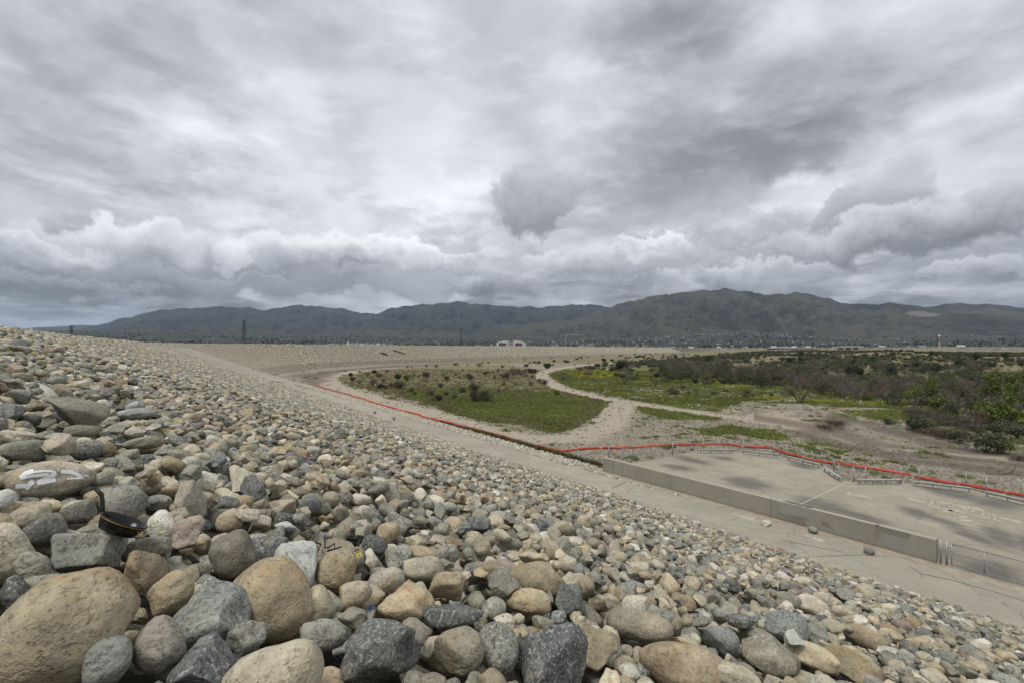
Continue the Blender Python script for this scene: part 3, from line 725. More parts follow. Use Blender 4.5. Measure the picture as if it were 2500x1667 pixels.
for q in [(300, 1262, 74, 46), (876, 1346, 22, 28), (780, 1318, 62, 42), (905, 1478, 18, 16), (716, 1208, 20, 14)]: MASKS.append((*q, np.linalg.norm(slope_pt(*slope_uv(q[0], q[1], .3)[:2], .3)) + .12))
def hides(P, rad):
    """would a stone here cover something that has to stay in view?"""
    dep = P @ CF
    if dep < .5: return False
    x = 1250 + (P @ CR) / dep * FPX; y = 833.5 - (P @ CU) / dep * FPX; rp = rad / dep * FPX * .75; dist = np.linalg.norm(P)
    for mx, my, rx, ry, md in MASKS:
        if dist < md + .05 and ((x - mx) / (rx * .78 + rp)) ** 2 + ((y - my) / (ry * .72 + rp)) ** 2 < 1: return True
    return False
def choose_tone(g): return TN[g.choice(len(TN), p=TW)]
def in_view(P, m=9):
    az = math.degrees(math.atan2(P[0], P[1])); r = math.hypot(P[0], P[1])
    return (abs(az) < 47 + m or r < 3.0) and r > 1.6 and P[2] > -.95 * r - .4
def pile(n, smin, smax, med, sig, maxh, dmax=34.0, tries=6):
    g = rng; cnt = 0
    for k in range(n):
        cand = []
        for q in range(tries):
            s = g.uniform(S0 + .4, S1 - .4); wm = W1 + 2.0 * min(1, max(0, (13 - s) / 9)); w = g.uniform(-.6, wm - .25)
            i, j = int((s - S0) / RES), int((w + 1.2) / RES); cand.append((HG[i, j] + (9 if HOLD[i, j] else 0) + g.random() * .004 + (0 if in_view(slope_pt(s, w, .1)) else 99), s, w, wm))
        hh, s, w, wm = min(cand)
        if hh > 50: continue
        P = slope_pt(s, w, .1)
        r = math.hypot(P[0], P[1])
        size = min(smax, max(smin, g.lognormal(math.log(med), sig)))
        if w > wm - 1.2: size *= .6
        if w > W1 and g.random() < .5 * (w - W1): continue
        if w < .7: size *= .75
        if r < 3.6: size = min(size, .30)
        a = size / 2; b = a * g.uniform(.62, .95); c = a * g.uniform(.42, .78); yaw = g.uniform(0, PI)
        z = settle(s, w, a, b, c, yaw, .22, maxh)
        if z is None: continue
        tone, prm = tone_of(choose_tone(g), g)
        stones.append((s, w, z, (a, b, c), yaw, g.normal(0, .22), g.normal(0, .22), g.random() < .58, tone, prm)); cnt += 1
    return cnt
pile(460, .36, .70, .43, .20, .40)
pile(4200, .19, .42, .262, .22, .42)
pile(28000, .11, .36, .195, .28, .34)
pile(5500, .08, .18, .125, .25, .22)

_k = HG[int((19 - S0) / RES):int((23 - S0) / RES), int(8 / RES):int(30 / RES)]; LIFT = float(_k.mean()) - .05; print('pile', _k.mean(), LIFT, [round(float(HG[int((q - S0) / RES):int((q + 2 - S0) / RES), int(8 / RES):int(30 / RES)].mean()), 3) for q in range(0, 24, 2)])
def stone_matrix(s, w, h, yaw, tx, ty):
    ca, sa = math.cos(yaw), math.sin(yaw)
    R = Matrix(((ca, -sa, 0), (sa, ca, 0), (0, 0, 1))) @ Matrix.Rotation(tx, 3, 'X') @ Matrix.Rotation(ty, 3, 'Y')
    return Matrix(BASE.tolist()) @ R
rec = []   # pos, rot matrix, scale, kind, tone, prm, screen size, label
for P, R, sc, kind, tone, prm, label, area in hero_rec:
    rec.append((P, Matrix(R.tolist()), sc, kind == 'angular', tone, prm, 1e9, label))
n_hero = len(rec)
for (s, w, z, sc, yaw, tx, ty, ang, tone, prm) in stones:
    P = slope_pt(s, w, z); R = stone_matrix(s, w, z, yaw, tx, ty)
    depth = P @ CF; x = (P @ CR) / max(depth, .1) * FPX; y = -(P @ CU) / max(depth, .1) * FPX
    vis = depth > .5 and abs(x) < 1290 and y < 870
    rec.append((P, R, sc, ang, tone, prm, (sc[0] / depth if vis else 0), None))
DAM = LAND['dam_embankment']
order = sorted(range(len(rec)), key=lambda i: -rec[i][6])
single = [i for i in order if not (n_hero - 2 <= i < n_hero)][:300]
def pick(ang, kinds, i):
    ids = np.flatnonzero(kinds == ang); return int(ids[(i * 7919 + 13) % len(ids)])
def set_stone(o, P, R, sc, tone, prm):
    o.matrix_world = Matrix.Translation(Vector(P)) @ R.to_4x4() @ Matrix.Diagonal((*sc, 1.0))
    o['scl'] = [float(v) for v in sc]; o['tone'] = [float(v) for v in tone]; o['prm'] = [float(v) for v in prm]
for i in single:
    P, R, sc, ang, tone, prm, size, label = rec[i]
    o = obj('stone', HI[pick(ang, KIND_HI, i)][1]); o.parent = DAM; set_stone(o, P, R, sc, tone, prm)
    if label: o['label'] = label
SING = set(single)

def scatter_object(name, protos, pos, rot, scl, idx, attrs, parent=None):
    """points that carry one stone (or tuft) each; one object"""
    me = bpy.data.meshes.new(name); me.vertices.add(len(pos)); me.vertices.foreach_set('co', np.asarray(pos, np.float32).ravel())
    vattr(me, 'rot', rot, 'FLOAT_VECTOR'); vattr(me, 'scl', scl, 'FLOAT_VECTOR'); vattr(me, 'pick', idx, 'INT')
    for k, v in attrs.items(): vattr(me, k, v, 'FLOAT_VECTOR')
    col = bpy.data.collections.new(name + '_kinds')
    for q, pm in enumerate(protos):
        po = bpy.data.objects.new('%s_kind_%03d' % (name, q), pm); col.objects.link(po)
    o = bpy.data.objects.new(name, me); COL.objects.link(o)
    ng = bpy.data.node_groups.new(name, 'GeometryNodeTree')
    ng.interface.new_socket('Geometry', in_out='INPUT', socket_type='NodeSocketGeometry'); ng.interface.new_socket('Geometry', in_out='OUTPUT', socket_type='NodeSocketGeometry')
    gi = ng.nodes.new('NodeGroupInput'); go = ng.nodes.new('NodeGroupOutput')
    iop = ng.nodes.new('GeometryNodeInstanceOnPoints'); ci = ng.nodes.new('GeometryNodeCollectionInfo')
    ci.inputs['Collection'].default_value = col; ci.inputs['Separate Children'].default_value = True; ci.inputs['Reset Children'].default_value = True
    def na(nm, t):
        n = ng.nodes.new('GeometryNodeInputNamedAttribute'); n.data_type = t; n.inputs['Name'].default_value = nm; return n.outputs['Attribute']
    L = ng.links.new
    L(gi.outputs[0], iop.inputs['Points']); L(ci.outputs[0], iop.inputs['Instance']); iop.inputs['Pick Instance'].default_value = True
    L(na('pick', 'INT'), iop.inputs['Instance Index']); L(na('rot', 'FLOAT_VECTOR'), iop.inputs['Rotation']); L(na('scl', 'FLOAT_VECTOR'), iop.inputs['Scale'])
    L(iop.outputs[0], go.inputs[0])
    md = o.modifiers.new('scatter', 'NODES'); md.node_group = ng
    o['kind'] = 'stuff'
    if parent is not None: o.parent = parent
    return o

# near pile: everything but the single stones, full shape
ii = [i for i in range(n_hero, len(rec)) if i not in SING]
hi = [i for i in ii if rec[i][0] @ CF < 16]; lo = [i for i in ii if rec[i][0] @ CF >= 16]
ALLP = [m for _, m in HI] + [m for _, m in LO]
pos = [rec[i][0] for i in ii]; rot = [rec[i][1].to_euler()[:] for i in ii]; scl = [rec[i][2] for i in ii]
his = set(hi)
idx = [pick(rec[i][3], KIND_HI, i) if i in his else len(HI) + pick(rec[i][3], KIND_LO, i) for i in ii]
tone = [rec[i][4] for i in ii]; prm = [rec[i][5] for i in ii]
# farther along the near leg and round the bend: one stone deep, on a jittered grid
def far_field():
    g = np.random.default_rng(5); out = []
    s = np.concatenate([np.arange(15, 62, .225), np.arange(62, 110, .30), np.arange(110, 300, .44), np.arange(300, 560, .66), np.arange(560, 1300, 1.1)])
    for a in s:
        cell = .225 if a < 62 else .30 if a < 110 else (.44 if a < 300 else (.66 if a < 560 else 1.1))
        dd = np.arange(.1, 32.4 if a < 150 else 36.2, cell * .95)
        out.append(np.stack([np.full(len(dd), a), dd + 0.0, np.full(len(dd), cell)], 1))
    q = np.concatenate(out); q[:, :2] += g.uniform(-.5, .5, (len(q), 2)) * q[:, 2:3]
    sp, dp = q[:, 0], q[:, 1]
    k = np.clip(np.searchsorted(CS, sp) - 1, 0, len(CS) - 2); f = (sp - CS[k]) / (CS[k + 1] - CS[k])
    C = CP[k] * (1 - f[:, None]) + CP[k + 1] * f[:, None]; hd = CH[k] * (1 - f) + CH[k + 1] * f
    N = np.stack([np.cos(hd), -np.sin(hd)], 1)
    XY = C + N * dp[:, None]
    z = HC - M * dp
    keep = (np.abs(np.degrees(np.arctan2(XY[:, 0], XY[:, 1]))) < 52) & ~((dp > 31.2) & (sp < 150))
    rp = poly_sd(XY[:, 0], XY[:, 1], RAMP_POLY) < .05 if len(RAMP_POLY) else np.zeros(len(XY), bool)
    keep &= ~rp & ((sp > S1) | (g.random(len(sp)) < ((sp - 15) / 10) ** 1.3 * .7))
    iw = np.clip(((dp * SL + 1.2) / RES).astype(int), 0, HG.shape[1] - 1); js = np.clip(((sp - S0) / RES).astype(int), 0, HG.shape[0] - 14)
    near = sp < S1 - .6
    z = z + np.where(near, np.minimum(HG[js, iw], .45) * .85, LIFT * np.clip(1 - (sp - S1) / 30, 0, 1))
    return XY[keep], z[keep], hd[keep], q[keep, 2], dp[keep]
fx, fz, fh, fcell, fd_ = far_field()
g = np.random.default_rng(9); nF = len(fx)
size = np.clip(g.lognormal(math.log(1.0), .28, nF), .5, 1.9) * fcell * .50
size *= np.where(fd_ > 29.8, .65, 1.0)
fp_ = np.stack([fx[:, 0], fx[:, 1], fz + g.uniform(-.02, .10, nF)], 1)
tl = math.atan(M)
for k in range(nF):
    h = fh[k]
    eu = Vector((math.sin(h), math.cos(h), 0)); ev = Vector((math.cos(h) * math.cos(tl), -math.sin(h) * math.cos(tl), -math.sin(tl))); en = eu.cross(ev)
    if en.z < 0: en = -en
    R = Matrix((eu, ev, en)).transposed() @ Matrix.Rotation(g.uniform(0, 6.28), 3, 'Z') @ Matrix.Rotation(g.normal(0, .25), 3, 'X')
    rot.append(R.to_euler()[:])
fs_ = np.stack([size * g.uniform(.85, 1.2, nF), size * g.uniform(.6, .95, nF), size * g.uniform(.42, .8, nF)], 1)
names = g.choice(len(TN), p=TW, size=nF)
for k in range(nF):
    t, p = tone_of(TN[names[k]], g); w_ = min(.6, max(0, (math.hypot(*fx[k]) - 60) / 300)); tone.append(t * (1 - w_) + np.array([.40, .355, .265]) * w_); prm.append(p)
pos = np.concatenate([np.array(pos), fp_]); scl = np.concatenate([np.array(scl), fs_])
idx = np.concatenate([np.array(idx), len(HI) + g.integers(0, len(LO), nF)])
scatter_object('stone_riprap', ALLP, pos, rot, scl, idx, {'tone': tone, 'prm': prm}, DAM)
print('stones', len(stones), 'far', nF, 'single', len(single))

# ------------------------------------------------------------------ paved pad, wall, gate, fence, benches, boom
CONC = concrete_material('pad_concrete', (.325, .296, .228), True)
GALV = simple_mat('galvanised_steel', (.36, .37, .38), .5, .6, .12, 9)
ALU = simple_mat('weathered_aluminium', (.46, .465, .47), .45, .5, .08, 5)
FABRIC = simple_mat('wire_fabric', (.26, .265, .265), .55, .5, .1, 9)
STAINS = [(1690, 1122, 60, 9, 12), (1765, 1118, 36, 5, 5), (1655, 1140, 45, 9, 8), (1822, 1178, 75, 17, 9), (1960, 1137, 40, 8, 12),
          (2010, 1235, 95, 22, 14), (2120, 1275, 75, 20, 22), (2080, 1252, 120, 10, 15), (2240, 1252, 60, 13, 14), (2300, 1270, 110, 9, 17), (2330, 1205, 110, 12, 11), (2430, 1228, 90, 15, 10), (2445, 1310, 75, 26, 20), (2520, 1330, 80, 30, 20),
          (2380, 1310, 90, 12, 18), (2260, 1335, 120, 22, 16), (2420, 1390, 100, 26, 15)]
def build_pad():
    g = .3; x0, y0 = PADPOLY.min(0); 
    S = np.arange(-26, 44, g); T = np.arange(29.9, 62, g)
    SS, TT = np.meshgrid(S, T, indexing='ij'); X = SS * UX + TT * VX; Y = SS * UY + TT * VY
    sd = poly_sd(X, Y, PADPOLY).reshape(X.shape)
    # pull the vertices just outside onto the edge
    gx, gy = np.gradient(sd, g, g)
    nrm = np.hypot(gx, gy) + 1e-6; move = np.where((sd > 0) & (sd < g * 1.5), sd, 0)
    SS2 = SS - move * gx / nrm; TT2 = TT - move * gy / nrm
    X = SS2 * UX + TT2 * VX; Y = SS2 * UY + TT2 * VY
    k = np.arange(X.size).reshape(X.shape); q = np.stack([k[:-1, :-1], k[1:, :-1], k[1:, 1:], k[:-1, 1:]], -1).reshape(-1, 4)
    ok = (sd.ravel()[q] < g * 1.5).all(1) & (sd.ravel()[q].min(1) <= 0); q = q[ok]
    u, inv = np.unique(q, return_inverse=True)
    P = np.stack([X, Y, np.full(X.shape, ZP)], -1).reshape(-1, 3)[u]
    me = np_mesh('paved_pad', P, inv.reshape(q.shape), False)
    st_ = np.zeros(len(P))
    for px, py, rx, ry, tilt in STAINS:
        C = at_z(px, py, ZP); e = math.radians(tilt)
        A = at_z(px + rx * math.cos(e), py + rx * math.sin(e), ZP) - C; B = at_z(px, py + ry, ZP) - C
        Mi = np.linalg.inv(np.array([[A[0], B[0]], [A[1], B[1]]])); uv = (P[:, :2] - C[:2]) @ Mi.T
        st_ = np.maximum(st_, np.exp(-(uv ** 2).sum(1) * .9))
    vattr(me, 'stain', st_)
    pad = tag(obj('paved_pad', me, CONC), kind='structure')
    # skirt round the edge
    m = MB(); n = len(PADPOLY)
    for i in range(n):
        a, b = PADPOLY[i], PADPOLY[(i + 1) % n]
        a3, b3 = np.array([*a, ZP - .012]), np.array([*b, ZP - .012])
        m.add([a3, b3, b3 - [0, 0, 1.8], a3 - [0, 0, 1.8]], [(0, 1, 2, 3)])
    m.build('edge', ROADM, pad)
    return pad
PAD = build_pad()
PAINT = simple_mat('worn_white_paint', (.40, .365, .295), .9, 0, .16, 5)
PAINT2 = simple_mat('buff_cover_paint', (.43, .395, .335), .9, 0, .10, 2)
WPAINT = simple_mat('white_line_paint', (.44, .42, .37), .9, 0, .12, 4)
def strokes(name, polys, z, mat, parent, label=None, off=.006):
    """flat paint, each polygon given by its corners in the photograph, laid on the level surface"""
    m = MB()
    for poly in polys:
        P = [at_z(px, py, z) + [0, 0, off] for px, py in poly]; m.add(P, [tuple(range(len(P)))])
    o = m.build(name, mat, parent)
    if label: o['label'] = label
    return o
def zz(ox, oy, sc): return lambda L: [(ox + a / sc, oy + b / sc) for a, b in L]
Z6 = zz(1950, 1130, 2352 / 550)
def brush(pts, wd):
    """a brush stroke in the photograph's plane as quads"""
    out = []
    for (a, b), (c, d) in zip(pts[:-1], pts[1:]):
        L = math.hypot(c - a, d - b) + 1e-6; nx, ny = -(d - b) / L * wd / 2, (c - a) / L * wd / 2
        out.append([(a + nx, b + ny), (c + nx, d + ny), (c - nx, d - ny), (a - nx, b - ny)])
    return out
strokes('painted_arrow', [Z6(q) for q in [[(505, 298), (530, 300), (560, 322), (640, 326), (700, 342), (745, 350), (795, 378), (760, 376), (735, 366), (640, 350), (560, 332), (505, 328)]]], ZP, PAINT, PAD, 'worn arrow shaped paint mark')
strokes('painted_dash', [Z6([(1135, 363), (1160, 362), (1328, 405), (1325, 418), (1290, 412), (1135, 376)])], ZP, PAINT, PAD)
strokes('painted_dash', [[(1696, 1171.5), (1701, 1170.5), (1727, 1177.5), (1722, 1179)]], ZP, PAINT, PAD)
strokes('painted_dash', [Z6([(2100, 568), (2130, 567), (2330, 606), (2332, 620), (2300, 622), (2105, 580)])], ZP, PAINT, PAD)
WR = []
WR += [Z6([(1385, 392), (1412, 394), (1375, 448), (1345, 446)])] + [Z6(q) for q in brush([(1360, 448), (1440, 456), (1520, 476), (1620, 500)], 14)]
WR += [Z6(q) for q in brush([(1460, 408), (1560, 414), (1640, 438)], 13) + brush([(1500, 488), (1560, 500), (1600, 486), (1680, 500), (1740, 520)], 22)]
WR += [Z6(q) for q in brush([(1700, 466), (1770, 486), (1750, 522)], 15) + brush([(1640, 438), (1760, 462), (1850, 470), (1925, 492), (1935, 520), (1900, 552)], 17) + brush([(1850, 480), (1800, 505)], 15)]
WR += [Z6(q) for q in brush([(1990, 520), (1975, 552)], 12) + brush([(2020, 530), (2062, 545), (2040, 580)], 16) + brush([(1740, 520), (1880, 550), (2000, 578), (2110, 604)], 9)]
WR += [Z6(q) for q in brush([(1710, 540), (1660, 585), (1760, 596), (1810, 600)], 16) + brush([(1700, 560), (1770, 560)], 20) + brush([(1960, 605), (2030, 622), (2010, 645)], 10)]
strokes('painted_lettering', WR, ZP, PAINT, PAD, 'worn row of pale painted strokes like lettering')
strokes('painted_line', [[(1944.5, 1233.4), (1947, 1234.6), (2085.5, 1169), (2084, 1168.2)]], ZP, WPAINT, PAD, 'thin white line across the pad', off=.008)
# paint patches and joints on the berm road
Z4 = zz(1660, 1107, 2.8)
for q in [Z4([(350, 404), (385, 405), (522, 448), (510, 458), (470, 452)]), Z4([(838, 552), (870, 552), (995, 594), (985, 604), (950, 600)]), [(660, 925), (685, 928), (700, 931), (672, 930)]]:
    strokes('paint_patch', [q], ZR, PAINT, PATH, None, .005)
Z1 = zz(600, 800, 3.675)
for q in [Z1([(610, 580), (690, 583), (684, 588), (622, 586)]), Z1([(660, 604), (745, 603), (790, 625), (770, 630), (745, 612), (668, 612)]), Z1([(840, 650), (935, 652), (930, 668), (880, 668), (845, 660)]), Z1([(975, 700), (1040, 706), (1035, 712), (985, 708)]), Z1([(480, 530), (545, 533), (540, 541), (500, 541)])]:
    strokes('paint_patch', [q], ZR, PAINT, PATH, None, .005)
JOINT = simple_mat('dark_joint', (.07, .062, .052), .9)
for q in [brush([(1495, 1191), (1531, 1174)], 1.5)]: strokes('joint', q, ZR, JOINT, PATH, None, .007)
Z8 = zz(1400, 1040, 3.36)
def crack_line(P, wd=1.0): strokes('crack', brush(P, wd), ZR, JOINT, PATH, None, .007)
crack_line([Z8([(1300, 770)])[0]] + Z8([(1345, 752)]), .8)
crack_line(Z4([(700, 590), (850, 620), (1000, 650), (1120, 672)]), .7)
crack_line(Z4([(1560, 765), (1620, 795), (1650, 820), (1700, 830), (1850, 860), (2050, 915), (2200, 958), (2352, 1005)]), .9)
crack_line(Z4([(1650, 820), (1655, 850)]), 1.0); crack_line(Z4([(775, 560), (790, 530), (770, 510)]), .7)

# ---- concrete wall
_d = st(1, wt(1)) - st(0, wt(0)); _d /= np.linalg.norm(_d); AXW = np.array([_d, np.cross([0, 0, 1.0], _d) * -1, [0, 0, 1.0]])
def wall_material():
    m, nt, b = new_mat('painted_concrete_wall', .88)
    p = nt.pos(); n1 = nt.noise(p, .6, 4, .6); n2 = nt.noise(p, 5, 4, .6)
    s = nt.v('DOT_PRODUCT', p, (UX, UY, 0)); z = nt.sep(p)[2]
    c = nt.mix(nt.ss(n1, .35, .65), (.255, .242, .195, 1), (.30, .282, .228, 1))
    # patches of cover paint over old tags, towards the gate end
    q = nt.comb(nt.m('MULTIPLY', s, .9), nt.m('MULTIPLY', z, 1.6), 0)
    vq = nt.v('ADD', q, nt.v('SCALE', nt.comb(n2, n1, 0), scale=.5))
    cell = nt.n.new('ShaderNodeSeparateColor'); nt.link(nt.vor(vq, .8, 'F1', 'Color'), cell.inputs[0])
    zone = nt.ss(s, 15.5, 13.5)
    c = nt.mix(nt.m('MULTIPLY', nt.ss(cell.outputs[0], .45, .5), zone), c, (.205, .19, .158, 1))
    c = nt.mix(nt.m('MULTIPLY', nt.m('MULTIPLY', nt.ss(cell.outputs[1], .62, .66), zone), .8), c, (.27, .275, .25, 1))
    # dirt along the foot
    c = nt.mix(nt.ss(nt.m('ADD', nt.m('SUBTRACT', z, ZP), nt.m('MULTIPLY', n2, .2)), .26, .10, 0, .5), c, (.16, .14, .11, 1))
    c = nt.mix(nt.m('MULTIPLY', nt.ss(n2, .55, .75), .25), c, (.17, .155, .125, 1))
    # paler top face: light from the sky put into the colour
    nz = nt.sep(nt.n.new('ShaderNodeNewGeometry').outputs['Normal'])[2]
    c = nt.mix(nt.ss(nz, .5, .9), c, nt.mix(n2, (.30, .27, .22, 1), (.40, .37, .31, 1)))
    nt.link(c, b.inputs['Base Color']); nt.link(nt.bump(n2, .01), b.inputs['Normal'])
    return m
WALLM = wall_material()
AX = AXW
wall = thing('concrete_wall', 'long low olive grey painted concrete wall along the berm road', 'wall', st(20, 30.05, ZP))
def rel(o, P): return np.array(P) - np.array(o.location)
cuts = [28.6, 27.5, 26.5, 14.92, 7.14]
for a, b_ in zip(cuts[:-1], cuts[1:]):
    m = MB(); mid_ = (a + b_) / 2; c = st(mid_, wt(mid_) + .16, ZP + .45); m.box(rel(wall, c), (abs(a - b_) - .014, .34, 1.30), AXW)
    o = m.build('wall_panel', WALLM, wall)
    bv = o.modifiers.new('bevel', 'BEVEL'); bv.width = .02; bv.segments = 2
# ---- gate at the end of the wall
gate = thing('chain_link_gate', 'low wide chain link gate beside the end of the concrete wall', 'gate', st(5, 30.6, ZP))
def along(a, b, z0, z1, r, par, name, n=7, mat=GALV):
    m = MB(); m.tube([rel(par, st(a, wt(a) + .1, ZP + z0)), rel(par, st(b, wt(b) + .1, ZP + z1))], r, n); return m.build(name, mat, par, True)
for s in (7.00, 6.78): along(s, s, -.05, 1.12, .042, gate, 'post', 10)
along(6.60, -4.9, 1.05, 1.05, .026, gate, 'top_rail'); along(6.60, -4.9, .08, .08, .026, gate, 'bottom_rail')
for s in (6.60, 5.47, 4.15, 2.8, -.5, -4.9): along(s, s, .08, 1.05, .024, gate, 'upright')
along(6.60, 4.15, 1.03, .1, .010, gate, 'brace')
m = MB(); m.box(rel(gate, st(6.68, wt(6.7) + .1, ZP + .85)), (.14, .09, .07), AX); m.build('latch', GALV, gate)
for z in (.3, .9):
    m = MB(); m.box(rel(gate, st(6.89, wt(6.9) + .1, ZP + z)), (.20, .05, .035), AX); m.build('hinge_strap', GALV, gate)
def fabric(par, A, B, z0, z1, pitch, r):
    """woven diamond wire between two posts"""
    A = np.array(A, float); B = np.array(B, float); L = np.linalg.norm(B - A); e = (B - A) / L; n = np.cross(e, [0, 0, 1]); h = z1 - z0; m = MB()
    k = -h
    while k < L:
        for sg in (0, 1):
            x0, x1 = k, k + h; y0, y1 = (0, h) if sg == 0 else (h, 0)
            if x0 < 0: y0 += (0 - x0) * (1 if sg == 0 else -1); x0 = 0
            if x1 > L: y1 -= (x1 - L) * (1 if sg == 0 else -1); x1 = L
            if x1 - x0 < .02: continue
            p, q = A + e * x0 + [0, 0, z0 + y0], A + e * x1 + [0, 0, z0 + y1]; d = (q - p) / np.linalg.norm(q - p); w = np.cross(d, n) * r; o_ = n * r * (1 if sg else -1)
            m.add([p - w + o_, p + w + o_, q + w + o_, q - w + o_], [(0, 1, 2, 3)])
        k += pitch
    return m
m = fabric(gate, rel(gate, st(6.60, wt(6.6) + .1, ZP)), rel(gate, st(-4.9, wt(-4.9) + .1, ZP)), .08, 1.05, .13, .004)
tag(m.build('wire_fabric', FABRIC, gate), kind='stuff')
# ---- fence round the outer edge of the pad
FPOST = [(1486, 1121)] + PAD_PX[1:]
fence = thing('chain_link_fence', 'low chain link fence with thin grey posts round the far edge of the pad', 'fence', st(25, 44, ZP))
FP = []
for px, py in FPOST: FP.append(at_z(px, py - 1.2, ZP))
FP += [st(-2, 46.3, ZP), st(-8, 45.4, ZP)]
for P in FP:
    m = MB(); m.tube([rel(fence, P + [0, 0, -.05]), rel(fence, P + [0, 0, 1.22])], .034, 8); m.build('post', GALV, fence, True)
for A, B in zip(FP[:-1], FP[1:]):
    m = MB(); m.tube([rel(fence, A + [0, 0, 1.18]), rel(fence, B + [0, 0, 1.18])], .016, 6); m.build('top_rail', GALV, fence, True)
    tag(fabric(fence, rel(fence, A), rel(fence, B), .05, 1.15, .17, .0035).build('wire_fabric', FABRIC, fence), kind='stuff')
# ---- low metal benches in front of the fence
BEN = [((1706.5, 1095.6), (1790, 1095.6), 'farthest bench, behind the top of the pad'), ((1810, 1097), (1901.5, 1108), 'bench right of the farthest one on the pad'), ((1922, 1112), (2002.7, 1132), 'bench ending at the inward corner of the pad fence'),
       ((2011.6, 1138), (2052, 1163.5), 'short bench on the slanting inward corner of the pad fence'), ((2092.6, 1169), (2201.5, 1169), 'bench just right of the white line on the pad'), ((2228.7, 1173), (2373, 1189.5), 'long bench in front of the coiled boom end'), ((2404, 1197), (2520, 1224), 'bench nearest the gate, cut by the right edge of the photo')]
for a, b_, lab in BEN:
    A, B = at_z(*a, ZP + .40), at_z(*b_, ZP + .40); Mid = (A + B) / 2; L = np.linalg.norm(B - A); e = (B - A) / L; nn = np.array([-e[1], e[0], 0])
    if nn @ Mid < 0: nn = -nn
    t = thing('bench', 'low pale metal ' + lab, 'bench', (Mid[0], Mid[1], ZP), 'metal benches along the pad fence')
    ax = np.array([e, nn, [0, 0, 1.0]])
    m = MB(); m.box((0, 0, .385), (L, .25, .045), ax); o = m.build('seat', ALU, t)
    nl = max(3, int(L / 1.1) + 1)
    for k in range(nl):
        c = e * ((k / (nl - 1) - .5) * (L - .3))
        m = MB(); m.box(c + [0, 0, .18], (.06, .07, .36), ax); m.build('leg', GALV, t)
    m = MB(); m.box((0, 0, .31), (L - .25, .045, .07), ax); m.build('rail', GALV, t)
# ---- orange debris boom
ORANGE = simple_mat('orange_plastic', (.46, .068, .030), .55, 0, .22, 1.3)
BUFF = simple_mat('boom_coupling', (.42, .36, .25), .7, 0, .1, 5)
BOOM = [(768.7, 940, ZP + .2), (845, 960.5, ZP + .2), (885.7, 972.8, ZP + .2), (926.5, 986, ZP + .2), (997, 1005.4, ZP + .2), (1068, 1024.5, ZP + .2), (1141.5, 1042, ZP + .15)]
BOOM2 = [(1239.5, 1066.7, -11.0), (1300, 1086, -11.7), (1332.5, 1094.8, -11.75), (1376, 1101.6, -11.75), (1441, 1095, -11.75), (1476.7, 1096, -11.75), (1539, 1097, -11.75), (1594, 1090.7, -11.75), (1686, 1086.7, -11.7), (1749, 1084, -11.7), (1784, 1085, -11.7), (1808.7, 1090, -11.65),
         (1879.5, 1090.7, -11.6), (1887, 1092, -11.6), (1922.6, 1107, -11.5), (1982.4, 1120.7, -11.4), (2045, 1130, -11.35), (2085.9, 1135.6, -11.3), (2132, 1143.8, -11.25), (2222, 1158.8, -11.3), (2317, 1175, -11.3), (2404, 1191.4, -11.2), (2499.5, 1209, -11.1), (2620, 1232, -11.0)]
bp = [at_z(*q[:2], q[2]) for q in BOOM + BOOM2]
for k in range(len(bp)):
    bp[k] = bp[k].copy(); 
    if k >= 7: bp[k][2] = max(bp[k][2], float(ground_z(bp[k][0], bp[k][1])) + .13)
bl = np.concatenate([[0], np.cumsum([np.linalg.norm(bp[k + 1] - bp[k]) for k in range(len(bp) - 1)])])
bp = np.array(bp)
def bat(u): return np.array([np.interp(u, bl, bp[:, q]) for q in range(3)])
boom = thing('debris_boom', 'long string of orange boom floats from the berm road round behind the pad fence', 'boom', tuple(bat(60)))
u = 0.0; SEG = 3.1; k = 0
while u + SEG < bl[-1]:
    j = np.array([0, 0, .04 * math.sin(k * 2.3)]) + np.array([VX, VY, 0]) * .10 * math.sin(k * 1.7)
    near = (7 < k)
    m = MB(); pts = [rel(boom, bat(u + f * (SEG - .30)) + j) for f in (0, .02, .25, .5, .75, .98, 1.0)]
    m.tube(pts, [.09, .13, .138, .138, .138, .13, .09], 10); m.build('float', ORANGE, boom, True)
    m = MB(); m.tube([rel(boom, bat(u + SEG - .32) + j), rel(boom, bat(u + SEG + .02) + j)], .075, 8); m.build('coupling', BUFF if k % 3 == 0 else ORANGE, boom, True)
    u += SEG; k += 1
# ---- loose stones lying on the road and on the wall
ROADST = [((1872, 1275), .62, .30, 'pale', 'pale flat stone half buried at the foot of the wall by the panel joint'), ((1985, 1292), .52, .32, 'grey', 'grey stone against the foot of the concrete wall'), ((2122, 1345), .50, .34, 'gneiss', 'striped stone lying alone on the berm road'),
          ((2142, 1281), .20, .14, 'slate', 'small dark stone on top of the concrete wall')]
for k, (p, a, h, tn, lab) in enumerate(ROADST):
    zt = ZP + 1.10 if k == 3 else ZR
    P = at_z(p[0], p[1] + (4 if k == 3 else 6), zt); g = np.random.default_rng(50 + k); t, pr = tone_of(tn, g)
    o = obj('stone', HI[3 + 5 * k][1]); set_stone(o, P + [0, 0, h * .42], Matrix.Rotation(.6 + k, 3, 'Z'), (a / 2, a * .4, h / 2), t, pr)
    tag(o, lab, 'stone')
